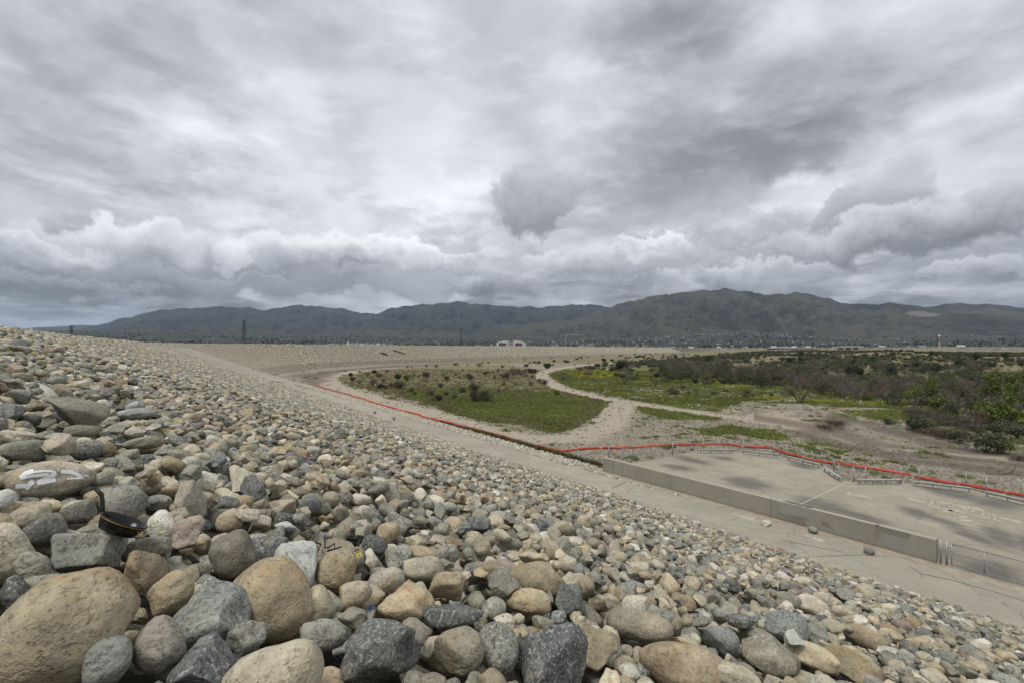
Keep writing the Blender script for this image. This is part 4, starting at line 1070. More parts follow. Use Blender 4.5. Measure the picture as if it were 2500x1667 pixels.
# ---- small pale gravel between the road and the boom / wall
def gravel():
    g = np.random.default_rng(21); n = 9000
    s = 24.0 + (142 - 24.0) * g.random(n) ** 1.3; t = 28.55 + g.random(n) * 1.9
    t = np.where(s < 29.5, 29.0 + .35 * np.clip((28 - s) / 8, 0, 1) + g.normal(0, .12, n), t); s = np.where(s < 29.5, 14 + (s - 24) / 5.5 * 15.5, s)
    keep = ~((s < 29.5) & (g.random(n) > ((s - 12) / 18) ** 2 * .5)); s, t = s[keep], t[keep]; n = len(s)
    P = np.array([st(a, b, ZP + .02) for a, b in zip(s, t)]); sz = np.clip(g.lognormal(math.log(.085), .35, n), .04, .2)
    sc = np.stack([sz, sz * g.uniform(.6, .95, n), sz * g.uniform(.45, .8, n)], 1)
    tn = [tone_of('pale' if g.random() < .6 else ('buff' if g.random() < .6 else 'grey'), g) for _ in range(n)]
    scatter_object('gravel', [m for _, m in LO], P, g.uniform(0, 6.28, (n, 3)), sc, g.integers(0, len(LO), n), {'tone': [a for a, _ in tn], 'prm': [b for _, b in tn]}, LAND['dam_embankment'])
gravel()
# ------------------------------------------------------------------ plants
def leaf_material(name, lo, hi, tr=.0):
    m, nt, b = new_mat(name, .75)
    p = nt.pos(); r = nt.n.new('ShaderNodeObjectInfo').outputs['Random']
    n = nt.noise(p, 1.1, 3, .6); n2 = nt.noise(p, 7, 2)
    c = nt.mix(nt.ss(nt.m('ADD', nt.m('MULTIPLY', n, .6), nt.m('MULTIPLY', n2, .4)), .3, .7), (*lo, 1), (*hi, 1))
    c = nt.mix(nt.lin(r, 0, 1, 0, .45), c, (hi[0] * 1.05, hi[1] * .8, hi[2] * 1.1, 1))
    nt.link(c, b.inputs['Base Color'])
    return m
BARK = simple_mat('grey_bark', (.085, .07, .06), .9, 0, .2, 3)
BURNT = simple_mat('burnt_bark', (.040, .034, .030), .9, 0, .25, 3)
TWIG = leaf_material('bare_twigs', (.074, .066, .047), (.140, .122, .088))
TWIG2 = leaf_material('pale_twigs', (.105, .093, .074), (.18, .162, .132))
OLIVE = leaf_material('olive_leaves', (.040, .048, .022), (.088, .098, .050))
GREEN = leaf_material('fresh_green_leaves', (.055, .085, .014), (.125, .175, .030))
DGREEN = leaf_material('dark_green_leaves', (.018, .027, .012), (.042, .060, .026))
SAGE = leaf_material('sage_leaves', (.075, .075, .052), (.150, .145, .105))
BROWNT = leaf_material('brown_stems', (.085, .066, .048), (.16, .128, .095))

def rand_dir(g, d, spread):
    v = np.array(d) + g.normal(0, spread, 3); return v / np.linalg.norm(v)
def blade(m, p, q, w, g):
    d = q - p; n = np.cross(d, g.normal(size=3)); n = n / (np.linalg.norm(n) + 1e-9) * w
    m.add([p - n, p + n, q], [(0, 1, 2)])
def bare_tree_meshes(seed, h, stems, spread, twigs, leaf=0, lsz=.1):
    g = np.random.default_rng(seed); T = MB(); C = MB(); tips = []
    def grow(p, d, L, r, depth):
        pts = [p]; q = p; dd = d
        n = 3
        for k in range(n):
            dd = rand_dir(g, dd + np.array([0, 0, .10]), .20); q = q + dd * L / n; pts.append(q)
        rr = [r * (1 - .5 * k / n) for k in range(n + 1)]
        (T if depth == 0 else C).tube(pts, rr, 5 if depth == 0 else 3, False)
        if depth < 3:
            for k in range(g.integers(2, 5) if depth < 2 else g.integers(3, 5)):
                b = pts[g.integers(1, n + 1)]
                grow(b, rand_dir(g, dd, .62), L * g.uniform(.5, .78), r * .45, depth + 1)
        else:
            tips.append((pts[1], dd, L)); tips.append((q, dd, L))
    for k in range(stems):
        a = g.uniform(0, 6.28); d = np.array([math.cos(a) * spread, math.sin(a) * spread, 1.0]); d /= np.linalg.norm(d)
        grow(np.array([math.cos(a) * .12, math.sin(a) * .12, -.1]), d, h * g.uniform(.34, .46), h * .018, 0)
    for p, d, L in tips:
        for k in range(twigs):
            e = rand_dir(g, d, .7) * g.uniform(.25, .7) * h * .12
            blade(C, p + g.normal(0, .03 * h, 3), p + e + g.normal(0, .02 * h, 3), .011 + .003 * h / 5, g)
        for k in range(leaf):
            c = p + g.normal(0, .05 * h, 3); a, b = g.normal(size=3) * lsz, g.normal(size=3) * lsz * .6; C.add([c, c + a, c + a * .6 + b, c + b], [(0, 1, 2, 3)])
    return T, C
def shrub_meshes(seed, w, h, n, lsz, lumps=6, stems=7):
    g = np.random.default_rng(seed); T = MB(); C = MB()
    L = []
    for k in range(lumps):
        a = g.uniform(0, 6.28); q = g.uniform(.1, .62) * w / 2; zz_ = h * g.uniform(.35, .72)
        L.append((np.array([math.cos(a) * q, math.sin(a) * q, zz_]), np.array([w * g.uniform(.16, .30), w * g.uniform(.16, .30), h * g.uniform(.18, .34)])))
    for k in range(stems):
        c = L[k % lumps][0]; T.tube([np.array([g.normal(0, .05), g.normal(0, .05), -.05]), c * .5 + g.normal(0, .04, 3), c], [.035 * h / 2, .022 * h / 2, .01], 4, False)
    for k in range(n):
        c, r = L[g.integers(lumps)]; d = g.normal(size=3); d /= np.linalg.norm(d); p = c + d * r * g.uniform(.55, 1.12)
        if p[2] < .02: p[2] = g.uniform(.02, .2)
        a = g.normal(size=3) * lsz; b = np.cross(a, g.normal(size=3)); b = b / (np.linalg.norm(b) + 1e-9) * lsz * g.uniform(.4, .9)
        C.add([p - a * .5, p + b * .5, p + a * .5, p - b * .5], [(0, 1, 2, 3)])
    return T, C
def twig_shrub_meshes(seed, w, h, n):
    g = np.random.default_rng(seed); T = MB(); C = MB()
    for k in range(8):
        a = g.uniform(0, 6.28); e = np.array([math.cos(a) * w * .3 * g.random(), math.sin(a) * w * .3 * g.random(), h * g.uniform(.5, .8)]); T.tube([np.array([0, 0, -.05]), e * .5 + g.normal(0, .03, 3), e], [.03, .02, .008], 3, False)
    for k in range(n):
        a = g.uniform(0, 6.28); q = math.sqrt(g.random()); b = np.array([math.cos(a) * w * .32 * q, math.sin(a) * w * .32 * q, h * g.uniform(0, .5)])
        e = b + np.array([math.cos(a) * w * .22 * q, math.sin(a) * w * .22 * q, h * g.uniform(.25, .52) * (1.1 - .4 * q)]) + g.normal(0, .06 * w, 3)
        blade(C, b, e, .014, g)
    return T, C
def proto(kind, T, C, tm, cm):
    a = T.mesh('trunk'); a.materials.append(tm); b = C.mesh('crown'); b.materials.append(cm); return (kind, a, b)
BT = [proto('bare_tree', *bare_tree_meshes(500 + k, 5.0, st_, sp, 7), BURNT if k % 2 else BARK, TWIG if k % 3 else TWIG2) for k, (st_, sp) in enumerate([(2, .5), (3, .6), (4, .7), (3, .45), (5, .8), (2, .35), (4, .6)])]
BT += [proto('bare_tree', *bare_tree_meshes(520 + k, 5.0, 3, .6, 3, 5, .12), BARK, OLIVE) for k in range(4)]
LT = [proto('green_tree', *bare_tree_meshes(540 + k, 5.0, 3, .5, 2, 9, .17), BARK, GREEN) for k in range(3)]
DT = [proto('dark_tree', *shrub_meshes(560 + k, 4.5, 5.0, 1500, .30, 9), BARK, DGREEN) for k in range(3)]
FARM = leaf_material('far_tree_leaves', (.024, .030, .022), (.052, .058, .042))
FT = [proto('far_tree', *shrub_meshes(680 + k, 4.5, 5.0, 500, .5, 7), BARK, FARM) for k in range(3)]
OS = [proto('olive_shrub', *shrub_meshes(580 + k, 2.4, 1.8, 1100, .13, 8), BARK, OLIVE) for k in range(4)]
SS = [proto('sage_shrub', *shrub_meshes(600 + k, 2.2, 1.7, 800, .11, 8), BARK, SAGE) for k in range(3)]
GS = [proto('green_shrub', *shrub_meshes(620 + k, 2.4, 1.9, 1000, .14, 8), BARK, GREEN) for k in range(2)]
DS = [proto('dark_shrub', *shrub_meshes(660 + k, 2.4, 1.8, 1000, .16, 7), BARK, DGREEN) for k in range(3)]
BS = [proto('brown_shrub', *twig_shrub_meshes(640 + k, 2.6, 1.7, 650), BARK, BROWNT if k % 2 else TWIG) for k in range(4)]
PH = {'bare_tree': 5.0, 'green_tree': 5.0, 'dark_tree': 5.0, 'olive_shrub': 1.8, 'sage_shrub': 1.7, 'green_shrub': 1.9, 'dark_shrub': 1.8, 'brown_shrub': 1.7}
gp = np.random.default_rng(31)
def plant(pr, P, h, label, group, wide=1.0):
    kind, a, b = pr; cat = 'tree' if 'tree' in kind else 'shrub'
    t = thing(kind, label, cat, tuple(P), group, gp.uniform(0, 6.28)); k = h / PH[kind]; t.scale = (k * wide, k * wide, k)
    obj('trunk', a, None, t); obj('crown' if cat == 'tree' else 'foliage', b, None, t)
    return t
def plant_px(pr, px, py, hpx, label, group=None, wide=1.0):
    P = hit(px, py); dep = P @ CF
    return plant(pr, P - np.array([0, 0, .03]), max(.5, hpx / FPX * dep), label, group, wide)
def c_(lst): return lst[int(gp.integers(len(lst)))]
# shrubs of the meadow left of the winding track
MS = [(450, 235, 40), (540, 195, 25), (620, 235, 45), (730, 240, 50), (470, 285, 50), (545, 300, 40), (670, 320, 75), (765, 300, 55), (740, 350, 50), (790, 350, 45), (850, 330, 55), (920, 355, 85), (910, 265, 60), (1060, 245, 40), (1100, 240, 25), (1180, 245, 65), (1000, 150, 25), (1040, 150, 18),
      (1180, 145, 30), (1275, 150, 35), (1340, 235, 30), (1375, 265, 45), (1600, 265, 65), (1740, 220, 45), (1500, 250, 25), (1310, 340, 45), (1035, 385, 50), (1070, 410, 35), (1220, 415, 70), (1290, 470, 60), (1240, 470, 50), (1370, 420, 50), (1445, 445, 65), (1520, 390, 60), (1640, 380, 90), (1640, 470, 90),
      (1690, 300, 25), (1920, 315, 30), (2035, 310, 20), (1870, 390, 50), (1910, 150, 30), (1870, 190, 35), (1960, 220, 35), (2010, 215, 60), (2060, 200, 45), (2180, 200, 45), (2220, 200, 40), (2190, 250, 35), (2140, 140, 30), (2215, 105, 22), (2180, 310, 35), (2310, 305, 45), (2260, 280, 30), (1830, 250, 25), (1190, 275, 15),
      (1570, 130, 15), (1770, 110, 18), (1820, 195, 20), (1700, 190, 20), (1660, 190, 18), (1465, 220, 25), (1530, 180, 22), (880, 190, 16), (800, 190, 22), (960, 200, 16), (1430, 190, 16), (2090, 215, 30), (2120, 195, 30), (1780, 205, 25), (1720, 170, 14)]
for a, b_, h in MS:
    px, py = 740 + a / 3.92, 860 + b_ / 3.92
    u = gp.random(); pr = c_(SS) if u < .32 else (c_(OS) if u < .74 else (c_(DS) if u < .92 else c_(BS)))
    plant_px(pr, px, py, h / 3.92 * 1.2, 'dull low shrub scattered over the meadow inside the bend of the track', 'shrubs scattered over the meadow', .9)
Q = lambda a, b_: (740 + a / 3.92, 860 + b_ / 3.92)
plant_px(GS[0], *Q(990, 275), 75 / 3.92, 'green rounded shrub among grey ones on the left of the meadow', 'shrubs scattered over the meadow')
plant_px(DS[1], *Q(685, 205), 45 / 3.92, 'dark green bush at the back left of the meadow', 'shrubs scattered over the meadow')
plant_px(DS[0], *Q(2330, 158), 62 / 3.92, 'dark green bush just left of the bend of the winding track', 'shrubs scattered over the meadow')
plant_px(OS[0], *Q(1745, 478), 150 / 3.92, 'biggest bush of the meadow, olive and loose', 'shrubs scattered over the meadow', .8)
plant_px(BS[1], *Q(1650, 475), 110 / 3.92, 'grey leafless bush beside the biggest olive bush of the meadow', 'shrubs scattered over the meadow', .8)
Z5 = lambda a, b_: (1240 + a / 3.675, 820 + b_ / 3.675)
for a, b_, h in [(415, 235, 25), (515, 240, 30), (350, 295, 55), (865, 235, 40), (935, 232, 30), (1185, 193, 28), (1505, 200, 35), (235, 243, 20), (160, 278, 30), (720, 250, 14), (1430, 190, 16), (600, 265, 14), (1160, 195, 22), (1215, 195, 22), (545, 240, 20)]:
    plant_px(c_(DS), *Z5(a, b_), h / 3.675, 'small dark bush near the foot of the far dam slope', 'dark bushes below the far dam slope', 1.2)
for a, b_, h, pr, lab in [(1035, 440, 210, BT[3], 'dark lone tree standing in the green left of the thicket'), (630, 345, 75, BT[0], 'small bare tree in the yellow flowers beside the bend of the track'), (740, 352, 95, BT[1], 'bare tree in the yellow flowers, taller of the pair'), (805, 352, 55, BT[2], 'low spreading bare tree at the right of the yellow flowers'),
                          (1265, 400, 90, BT[4], 'blackened bare tree at the front left of the thicket'), (1330, 450, 95, BT[2], 'dark spreading bare bush in the white flowers'), (1490, 530, 85, BS[2], 'grey twiggy bush in the grass below the thicket'), (430, 532, 60, GS[1], 'small bright green bush in the grass left of the track')]:
    plant_px(pr, *Z5(a, b_), h / 3.675, lab)
for a, b_, h in [(205, 440, 40), (330, 432, 60), (290, 425, 40), (60, 440, 30), (45, 345, 55), (90, 340, 45), (150, 335, 50), (210, 335, 45), (240, 330, 40), (120, 350, 30)]:
    plant_px(c_(BS + SS), *Z5(a, b_), h / 3.675, 'brown grey bush on the dry ground left of the winding track', 'brown bushes left of the winding track', 1.1)
# thicket of grey and burnt trees right of the track
THICK = [gpx([(1490, 858), (1560, 846), (1700, 842), (1800, 850), (1850, 872), (1850, 900), (1760, 892), (1640, 880), (1540, 872)]),
         gpx([(1800, 850), (1950, 842), (2150, 840), (2420, 850), (2420, 985), (2300, 985), (2200, 965), (2100, 945), (1960, 925), (1870, 905), (1820, 885)])]
placed = []
def spot(x, y, r):
    for (a, b_, q) in placed:
        if (a - x) ** 2 + (b_ - y) ** 2 < ((r + q) * .5) ** 2: return False
    placed.append((x, y, r)); return True
def fill(poly, n, kinds, hs, gap, label, group, rmax=230, wide=1.0):
    P = np.array(poly); lo, hi_ = P.min(0), P.max(0); c = 0; tries = 0
    while c < n and tries < n * 60:
        tries += 1
        x, y = gp.uniform(lo[0], hi_[0]), gp.uniform(lo[1], hi_[1]); r = math.hypot(x, y)
        if r > rmax or abs(math.atan2(x, y)) > .84 or poly_sd([x], [y], P)[0] > 0: continue
        if gp.random() > (85 / max(r, 85)) ** .6: continue
        if not spot(x, y, gap * gp.uniform(.8, 1.3)): continue
        z = float(ground_z(x, y)) - .05
        plant(c_(kinds), (x, y, z), gp.uniform(*hs), label, group, wide * gp.uniform(.85, 1.2)); c += 1
    return c
# the ones that stand out first
Z6b = lambda a, b_: (1860 + a / 3.675, 820 + b_ / 3.675)
OUT = [(2110, 640, 340, LT[0], 'tall bright green tree at the right, in the thicket', 1.0), (2290, 560, 240, LT[1], 'yellowish green tree at the right edge of the thicket', 1.0), (2300, 690, 240, LT[2], 'lower bright green tree near the right edge of the photo', 1.0), (1560, 670, 165, GS[0], 'bright green bush at the front of the thicket', 1.0),
       (1930, 225, 80, DT[0], 'dark rounded evergreen tree far back at the right', 1.0), (2180, 215, 75, DT[1], 'small dark evergreen right of the rounded one', .9), (1525, 175, 50, DT[2], 'small dark tree alone on the far scrubland', .7), (350, 185, 55, DT[1], 'dark round tree at the back left of the thicket', 1.2),
       (345, 590, 300, BT[4], 'large purplish grey leafless tree at the front left of the thicket', .9), (830, 470, 170, BT[1], 'black branching burnt tree in the middle of the thicket', 1.0), (580, 255, 100, BT[0], 'black burnt snag at the back of the thicket', 1.0), (1530, 545, 250, BT[2], 'big dark leafless tree with a wide crown at the right of the thicket', 1.1),
       (440, 400, 200, BT[1], 'black forked burnt tree above the green ground cover', .8), (1880, 700, 330, BT[5], 'tall grey leafless tree left of the bright green one', 1.0), (2250, 760, 260, BT[6], 'grey leaning tree at the right edge', 1.0),
       (2010, 1040, 230, OS[1], 'large olive bush at the edge of the cracked mud, nearest the fence', 1.3), (1450, 870, 170, OS[2], 'olive bush beside the tyre tracks on the mud', 1.1), (1350, 840, 110, DS[0], 'dark green low bush at the left end of the bushes along the mud', 1.2), (1690, 930, 150, BS[1], 'brown twiggy bush between the two olive bushes', 1.2),
       (2150, 1050, 130, GS[1], 'green bush at the foot of the big olive bush', 1.3), (2310, 1120, 80, BS[0], 'brown bush at the right edge above the mud', 1.6), (1560, 900, 120, BS[3], 'pale brown twiggy bush on the mud edge', 1.2), (1780, 960, 130, OS[3], 'dull olive bush behind the brown twiggy one', 1.2),
       (660, 800, 75, BS[2], 'brown twigs on the dark cut bank', 1.8), (560, 830, 60, BS[0], 'brown bush at the foot of the dark cut bank', 1.8), (1130, 790, 70, OS[0], 'low olive bush where the tyre track bends', 1.2)]
for a, b_, h, pr, lab, wd in OUT:
    t = plant_px(pr, *Z6b(a, b_), h / 3.675, lab, None, wd); placed.append((t.location.x, t.location.y, 3.0))
n1 = fill(THICK[0], 95, BT, (4.8, 8.2), 3.2, 'leafless grey brown tree in the far left part of the thicket', 'bare trees in the left part of the thicket', 260)
n2 = fill(THICK[1], 150, BT + LT[:1], (4.4, 7.8), 3.9, 'leafless grey brown tree in the thicket right of the winding track', 'bare trees of the thicket', 190)
n3 = fill(THICK[1], 100, OS + OS + BS + GS + GS, (1.4, 3.2), 2.6, 'low bush among the bare trees of the thicket', 'bushes under the thicket', 170, 1.2)
n4 = fill(gpx([(1500, 885), (1650, 895), (1800, 905), (1900, 925), (1850, 930), (1700, 920), (1550, 910)]), 16, BS + OS, (.8, 1.7), 2.6, 'low bush in the flowering grass below the thicket', 'bushes below the thicket', 200)
n5 = fill(gpx([(2090, 968), (2200, 985), (2352, 1015), (2400, 1000), (2352, 975), (2200, 950), (2100, 940)]), 34, BS + OS + BS, (1.0, 2.1), 2.0, 'brown or olive bush in the band along the far edge of the mud', 'bushes along the far edge of the mud', 150, 1.3)
print('thicket', n1, n2, n3, n4, n5)
ORD = ['first', 'second', 'third', 'fourth', 'fifth', 'sixth', 'seventh', 'eighth', 'ninth', 'tenth', 'eleventh', 'twelfth', 'thirteenth', 'fourteenth', 'fifteenth', 'sixteenth', 'seventeenth', 'eighteenth', 'nineteenth', 'twentieth']
LOOK = {'olive_leaves': 'olive', 'sage_leaves': 'grey green', 'dark_green_leaves': 'dark green', 'fresh_green_leaves': 'bright green', 'brown_stems': 'brown twiggy', 'bare_twigs': 'grey brown leafless', 'pale_twigs': 'pale grey leafless'}
def tell_apart(label, place):
    """within a group: kind and size, how far back, and the order from the left"""
    T = [o for o in COL.objects if o.parent is None and o.get('label') == label]
    if len(T) < 2: return
    R_ = {o: math.hypot(o.location.x, o.location.y) for o in T}; rs = sorted(R_.values()); S_ = sorted(o.scale.z for o in T)
    nb = 5 if len(T) > 40 else 3 if len(T) > 12 else 2; bands = {5: ['nearest row', 'second row back', 'middle row', 'fourth row back', 'farthest row'], 3: ['front', 'middle', 'back'], 2: ['front', 'back']}[nb]
    B = {}
    for o in T: B.setdefault(min(nb - 1, int(rs.index(R_[o]) * nb / len(rs))), []).append(o)
    for b_, L in B.items():
        L.sort(key=lambda o: o.location.x / o.location.y)
        for k, o in enumerate(L):
            f = o.children[1].data.materials[0].name if len(o.children) > 1 else ''
            size = 'large' if o.scale.z > S_[int(len(S_) * .75)] else 'small' if o.scale.z < S_[int(len(S_) * .3)] else 'middling'
            w = 'tree' if o['category'] == 'tree' else 'bush'
            side = (ORD[k] + ' from the left') if k < len(L) / 2 or len(L) - k > 20 else ('rightmost' if k == len(L) - 1 else ORD[len(L) - 1 - k] + ' from the right')
            o['label'] = '%s %s %s, %s in the %s of %s' % (size, LOOK.get(f, 'dull'), w, side, bands[b_], place)
for lb, pl in [('dull low shrub scattered over the meadow inside the bend of the track', 'the meadow'), ('small dark bush near the foot of the far dam slope', 'the dam foot'), ('brown grey bush on the dry ground left of the winding track', 'the dry ground'), ('leafless grey brown tree in the far left part of the thicket', 'the left thicket'),
               ('leafless grey brown tree in the thicket right of the winding track', 'the thicket'), ('low bush among the bare trees of the thicket', 'the undergrowth'), ('low bush in the flowering grass below the thicket', 'the flowering grass'), ('brown or olive bush in the band along the far edge of the mud', 'the mud edge')]: tell_apart(lb, pl)
# scrub too far off to tell apart: one mass
def far_scrub():
    g = np.random.default_rng(8); prs = [b for _, _, b in DS + OS + OS + SS + GS + BS] + [b for _, _, b in BT + DT]; nS = len(DS + OS + OS + SS + GS + BS)
    P = []; idx = []; sc = []
    n = 26000; az = np.radians(g.uniform(-8, 52, n)); r = np.sqrt(g.uniform(170 ** 2, 900 ** 2, n))
    x, y = r * np.sin(az), r * np.cos(az); d, s = crest_d(x, y)
    ok = (d > 48) | (s > CEND - 40); x, y, r, d = x[ok], y[ok], r[ok], d[ok]
    sd = poly_sd(x, y, np.array(SCRUB)); tr = np.minimum(line_d(x, y, TRACK1), line_d(x, y, TRACK2))
    cl = fbm(x / 24, y / 24, 61, 3); a = x / y
    prob = np.where(sd < 0, sstep(cl, .40, .62) * 1.0, .10 * sstep(cl, .5, .65)); prob *= np.where(a > .22, 1, .25) * np.where(r < 230, .55, 1)
    prob = np.where((x / y > .6) & (x / y < 1.0) & (r > 300), prob + .12, prob)
    ok = (g.random(len(x)) < prob) & (tr > 5); x, y, r, cl = x[ok], y[ok], r[ok], cl[ok]
    tree = (g.random(len(x)) < .16) & (cl > .52) & (r < 420)
    idx = np.where(tree, nS + g.integers(0, len(BT) + 1, len(x)), g.integers(0, nS, len(x)))
    k = np.where(tree, g.uniform(.8, 1.25, len(x)), g.uniform(.7, 1.6, len(x)))
    P = np.stack([x, y, ground_z(x, y) - .05], 1); rot_ = np.zeros((len(x), 3)); rot_[:, 2] = g.uniform(0, 6.28, len(x))
    o = scatter_object('far_scrub', prs, P, rot_, np.stack([k * 1.15, k * 1.15, k], 1), idx, {})
    tag(o, 'dark mass of far scrub across the basin', 'scrub'); print('far scrub', len(x))
far_scrub()
# ---- grass and low herbs
def tuft(seed, n, h, w):
    g = np.random.default_rng(seed); m = MB()
    for k in range(n):
        a = g.uniform(0, 6.28); q = w * math.sqrt(g.random()); b = np.array([math.cos(a) * q, math.sin(a) * q, -.02]); e = b + np.array([g.normal(0, .30 * h), g.normal(0, .30 * h), h * g.uniform(.5, 1.0)])
        mid = (b + e) / 2 + g.normal(0, .04, 3); wv = np.array([math.cos(a + 1.57), math.sin(a + 1.57), 0]) * g.uniform(.010, .022)
        m.add([b - wv, b + wv, mid + wv * .8, e, mid - wv * .8], [(0, 1, 2, 4), (4, 2, 3)])
    return m.mesh('tuft')
def herb(seed, n):
    g = np.random.default_rng(seed); m = MB()
    for k in range(n):
        p = np.array([g.normal(0, .22), g.normal(0, .22), abs(g.normal(0, .10)) + .02]); a = g.normal(size=3) * .07; b = g.normal(size=3) * .05; a[2] *= .4
        m.add([p - a, p + b, p + a, p - b], [(0, 1, 2, 3)])
    return m.mesh('tuft')
def grass():
    m, nt, b = new_mat('grass_blades', .8)
    t = nt.attr('tone', 'INSTANCER', 'Color'); n = nt.noise(nt.pos(), 3.0, 2)
    nt.link(nt.mix(nt.ss(n, .3, .7), nt.v('SCALE', t, scale=.75), nt.v('SCALE', t, scale=1.2)), b.inputs['Base Color'])
    prs = [tuft(700 + k, 26, .42, .26) for k in range(4)] + [herb(720 + k, 46) for k in range(3)]
    for p in prs: p.materials.append(m)
    g = np.random.default_rng(77); n = 330000
    az = np.radians(g.uniform(-33, 50, n)); r = 40 * (260 / 40) ** (g.random(n) ** .85)
    x, y = r * np.sin(az), r * np.cos(az)
    gr, dry, tr, dk, ye = cover(x, y); dcr, scr = crest_d(x, y); pd = poly_sd(x, y, PADPOLY)
    halo = np.zeros(n)
    for pl in [MEADOW, SCRUB] + PATCH:
        q_ = poly_sd(x, y, np.array(pl)); halo = np.maximum(halo, np.where(q_ > 0, np.exp(-q_ / 3.2), 0) * .30)
    halo = np.maximum(halo, .035 * (r < 85) * (fbm(x / 4, y / 4, 15, 3) > .47)) * np.where(tr > .5, .25, 1)
    ok = (g.random(n) < np.maximum(halo, 0) * .5) & (dcr > 39.5) & (pd > 1) | (g.random(n) < np.clip(gr * 1.15 - .12 + .35 * np.clip(dry - .2, 0, 1), 0, 1) * .62) & (dcr > 38.5) & (pd > .4)
    x, y, r, gr, dry, ye = x[ok], y[ok], r[ok], gr[ok], dry[ok], ye[ok]; n = len(x)
    sc_m = poly_sd(x, y, np.array(SCRUB)) < 0
    u = g.random(n); base = np.array([.128, .160, .034])
    pat = fbm(x / 6, y / 6, 91, 3)[:, None]
    tone = base * (.65 + .9 * pat) * g.uniform(.7, 1.3, (n, 1)) * np.where(sc_m, .92, 1.0)[:, None]
    tone = np.where((u < .24)[:, None], np.array([.19, .17, .062]) * g.uniform(.7, 1.2, (n, 1)), tone)
    tone = np.where((g.random(n) < dry * .8)[:, None], np.array([.19, .16, .085]) * g.uniform(.6, 1.2, (n, 1)), tone)
    tone = np.where((g.random(n) < ye * .55)[:, None], np.array([.36, .33, .03]) * g.uniform(.7, 1.2, (n, 1)), tone)
    wh = sc_m & (fbm(x / 5, y / 5, 95, 3) > .56) & (g.random(n) < .20) & (r < 170)
    tone = np.where(wh[:, None], np.array([.44, .42, .34]), tone)
    k = g.uniform(.6, 1.35, n) * np.clip(r / 110, .8, 1.5) * np.where(gr < .3, .62, 1)
    idx = np.where(g.random(n) < .62, g.integers(0, 4, n), 4 + g.integers(0, 3, n)); idx = np.where(wh | (g.random(n) < ye * .6), 4 + g.integers(0, 3, n), idx)
    P = np.stack([x, y, ground_z(x, y)], 1); ro = np.zeros((n, 3)); ro[:, 2] = g.uniform(0, 6.28, n)
    o = scatter_object('grass', prs, P, ro, np.stack([k, k, k * g.uniform(.6, 1.2, n)], 1), idx, {'tone': tone}); tag(o, 'green and yellowing grass covering the basin floor', 'grass')
    print('grass', n)
    # weeds on the bank below the berm road, and in the cracks
    s = g.uniform(29.5, 66, 2600); t = 30.9 + np.abs(g.normal(0, .8, 2600)); z = ground_z(s * UX + t * VX, s * UY + t * VY)
    keep = g.random(2600) < np.clip((66 - s) / 26, 0, 1); s, t, z = s[keep], t[keep], z[keep]; n = len(s)
    P = np.array([st(a, b_, c) for a, b_, c in zip(s, t, z)]); tn = np.where((g.random(n) < .45)[:, None], np.array([.075, .068, .045]), np.array([.13, .125, .040])) * g.uniform(.6, 1.2, (n, 1))
    k = g.uniform(.9, 1.9, n); ro = np.zeros((n, 3)); ro[:, 2] = g.uniform(0, 6.28, n)
    o = scatter_object('weeds', prs, P, ro, np.stack([k * .9, k * .9, k], 1), g.integers(0, 5, n), {'tone': tn}); tag(o, 'olive weeds along the bank beside the berm road', 'weeds')
grass()
# dry tufts at the road edge and on the wall
for a, b_, h, lab in [(1160, 772, 40, 'dry tuft of stems at the inner edge of the berm road, farther of the two'), (1330, 830, 60, 'dry tuft of stems at the inner edge of the berm road, nearer of the two')]:
    P = hit(600 + a / 3.675, 800 + b_ / 3.675); t = thing('dry_weed', lab, 'weed', tuple(P)); g_ = np.random.default_rng(int(a)); m = MB()
    for k in range(90): e = np.array([g_.normal(0, .22), g_.normal(0, .22), g_.uniform(.3, .8)]); blade(m, np.array([g_.normal(0, .05), g_.normal(0, .05), 0]), e, .010, g_)
    m.build('stems', BROWNT, t)
for px, py, L, lab in [(1948, 1231, 1.5, 'dry weed trailing along the top of the wall by the white line')]:
    P = at_z(px, py, ZP + 1.11); t = thing('dry_weed', lab, 'weed', tuple(P)); g_ = np.random.default_rng(3); m = MB()
    for k in range(120):
        b0 = np.array([UX, UY, 0]) * g_.uniform(-L / 2, L / 2) + np.array([0, 0, .0]); blade(m, b0, b0 + np.array([g_.normal(0, .10), g_.normal(0, .10), g_.uniform(.02, .16)]), .012, g_)
    m.build('stems', BURNT, t)
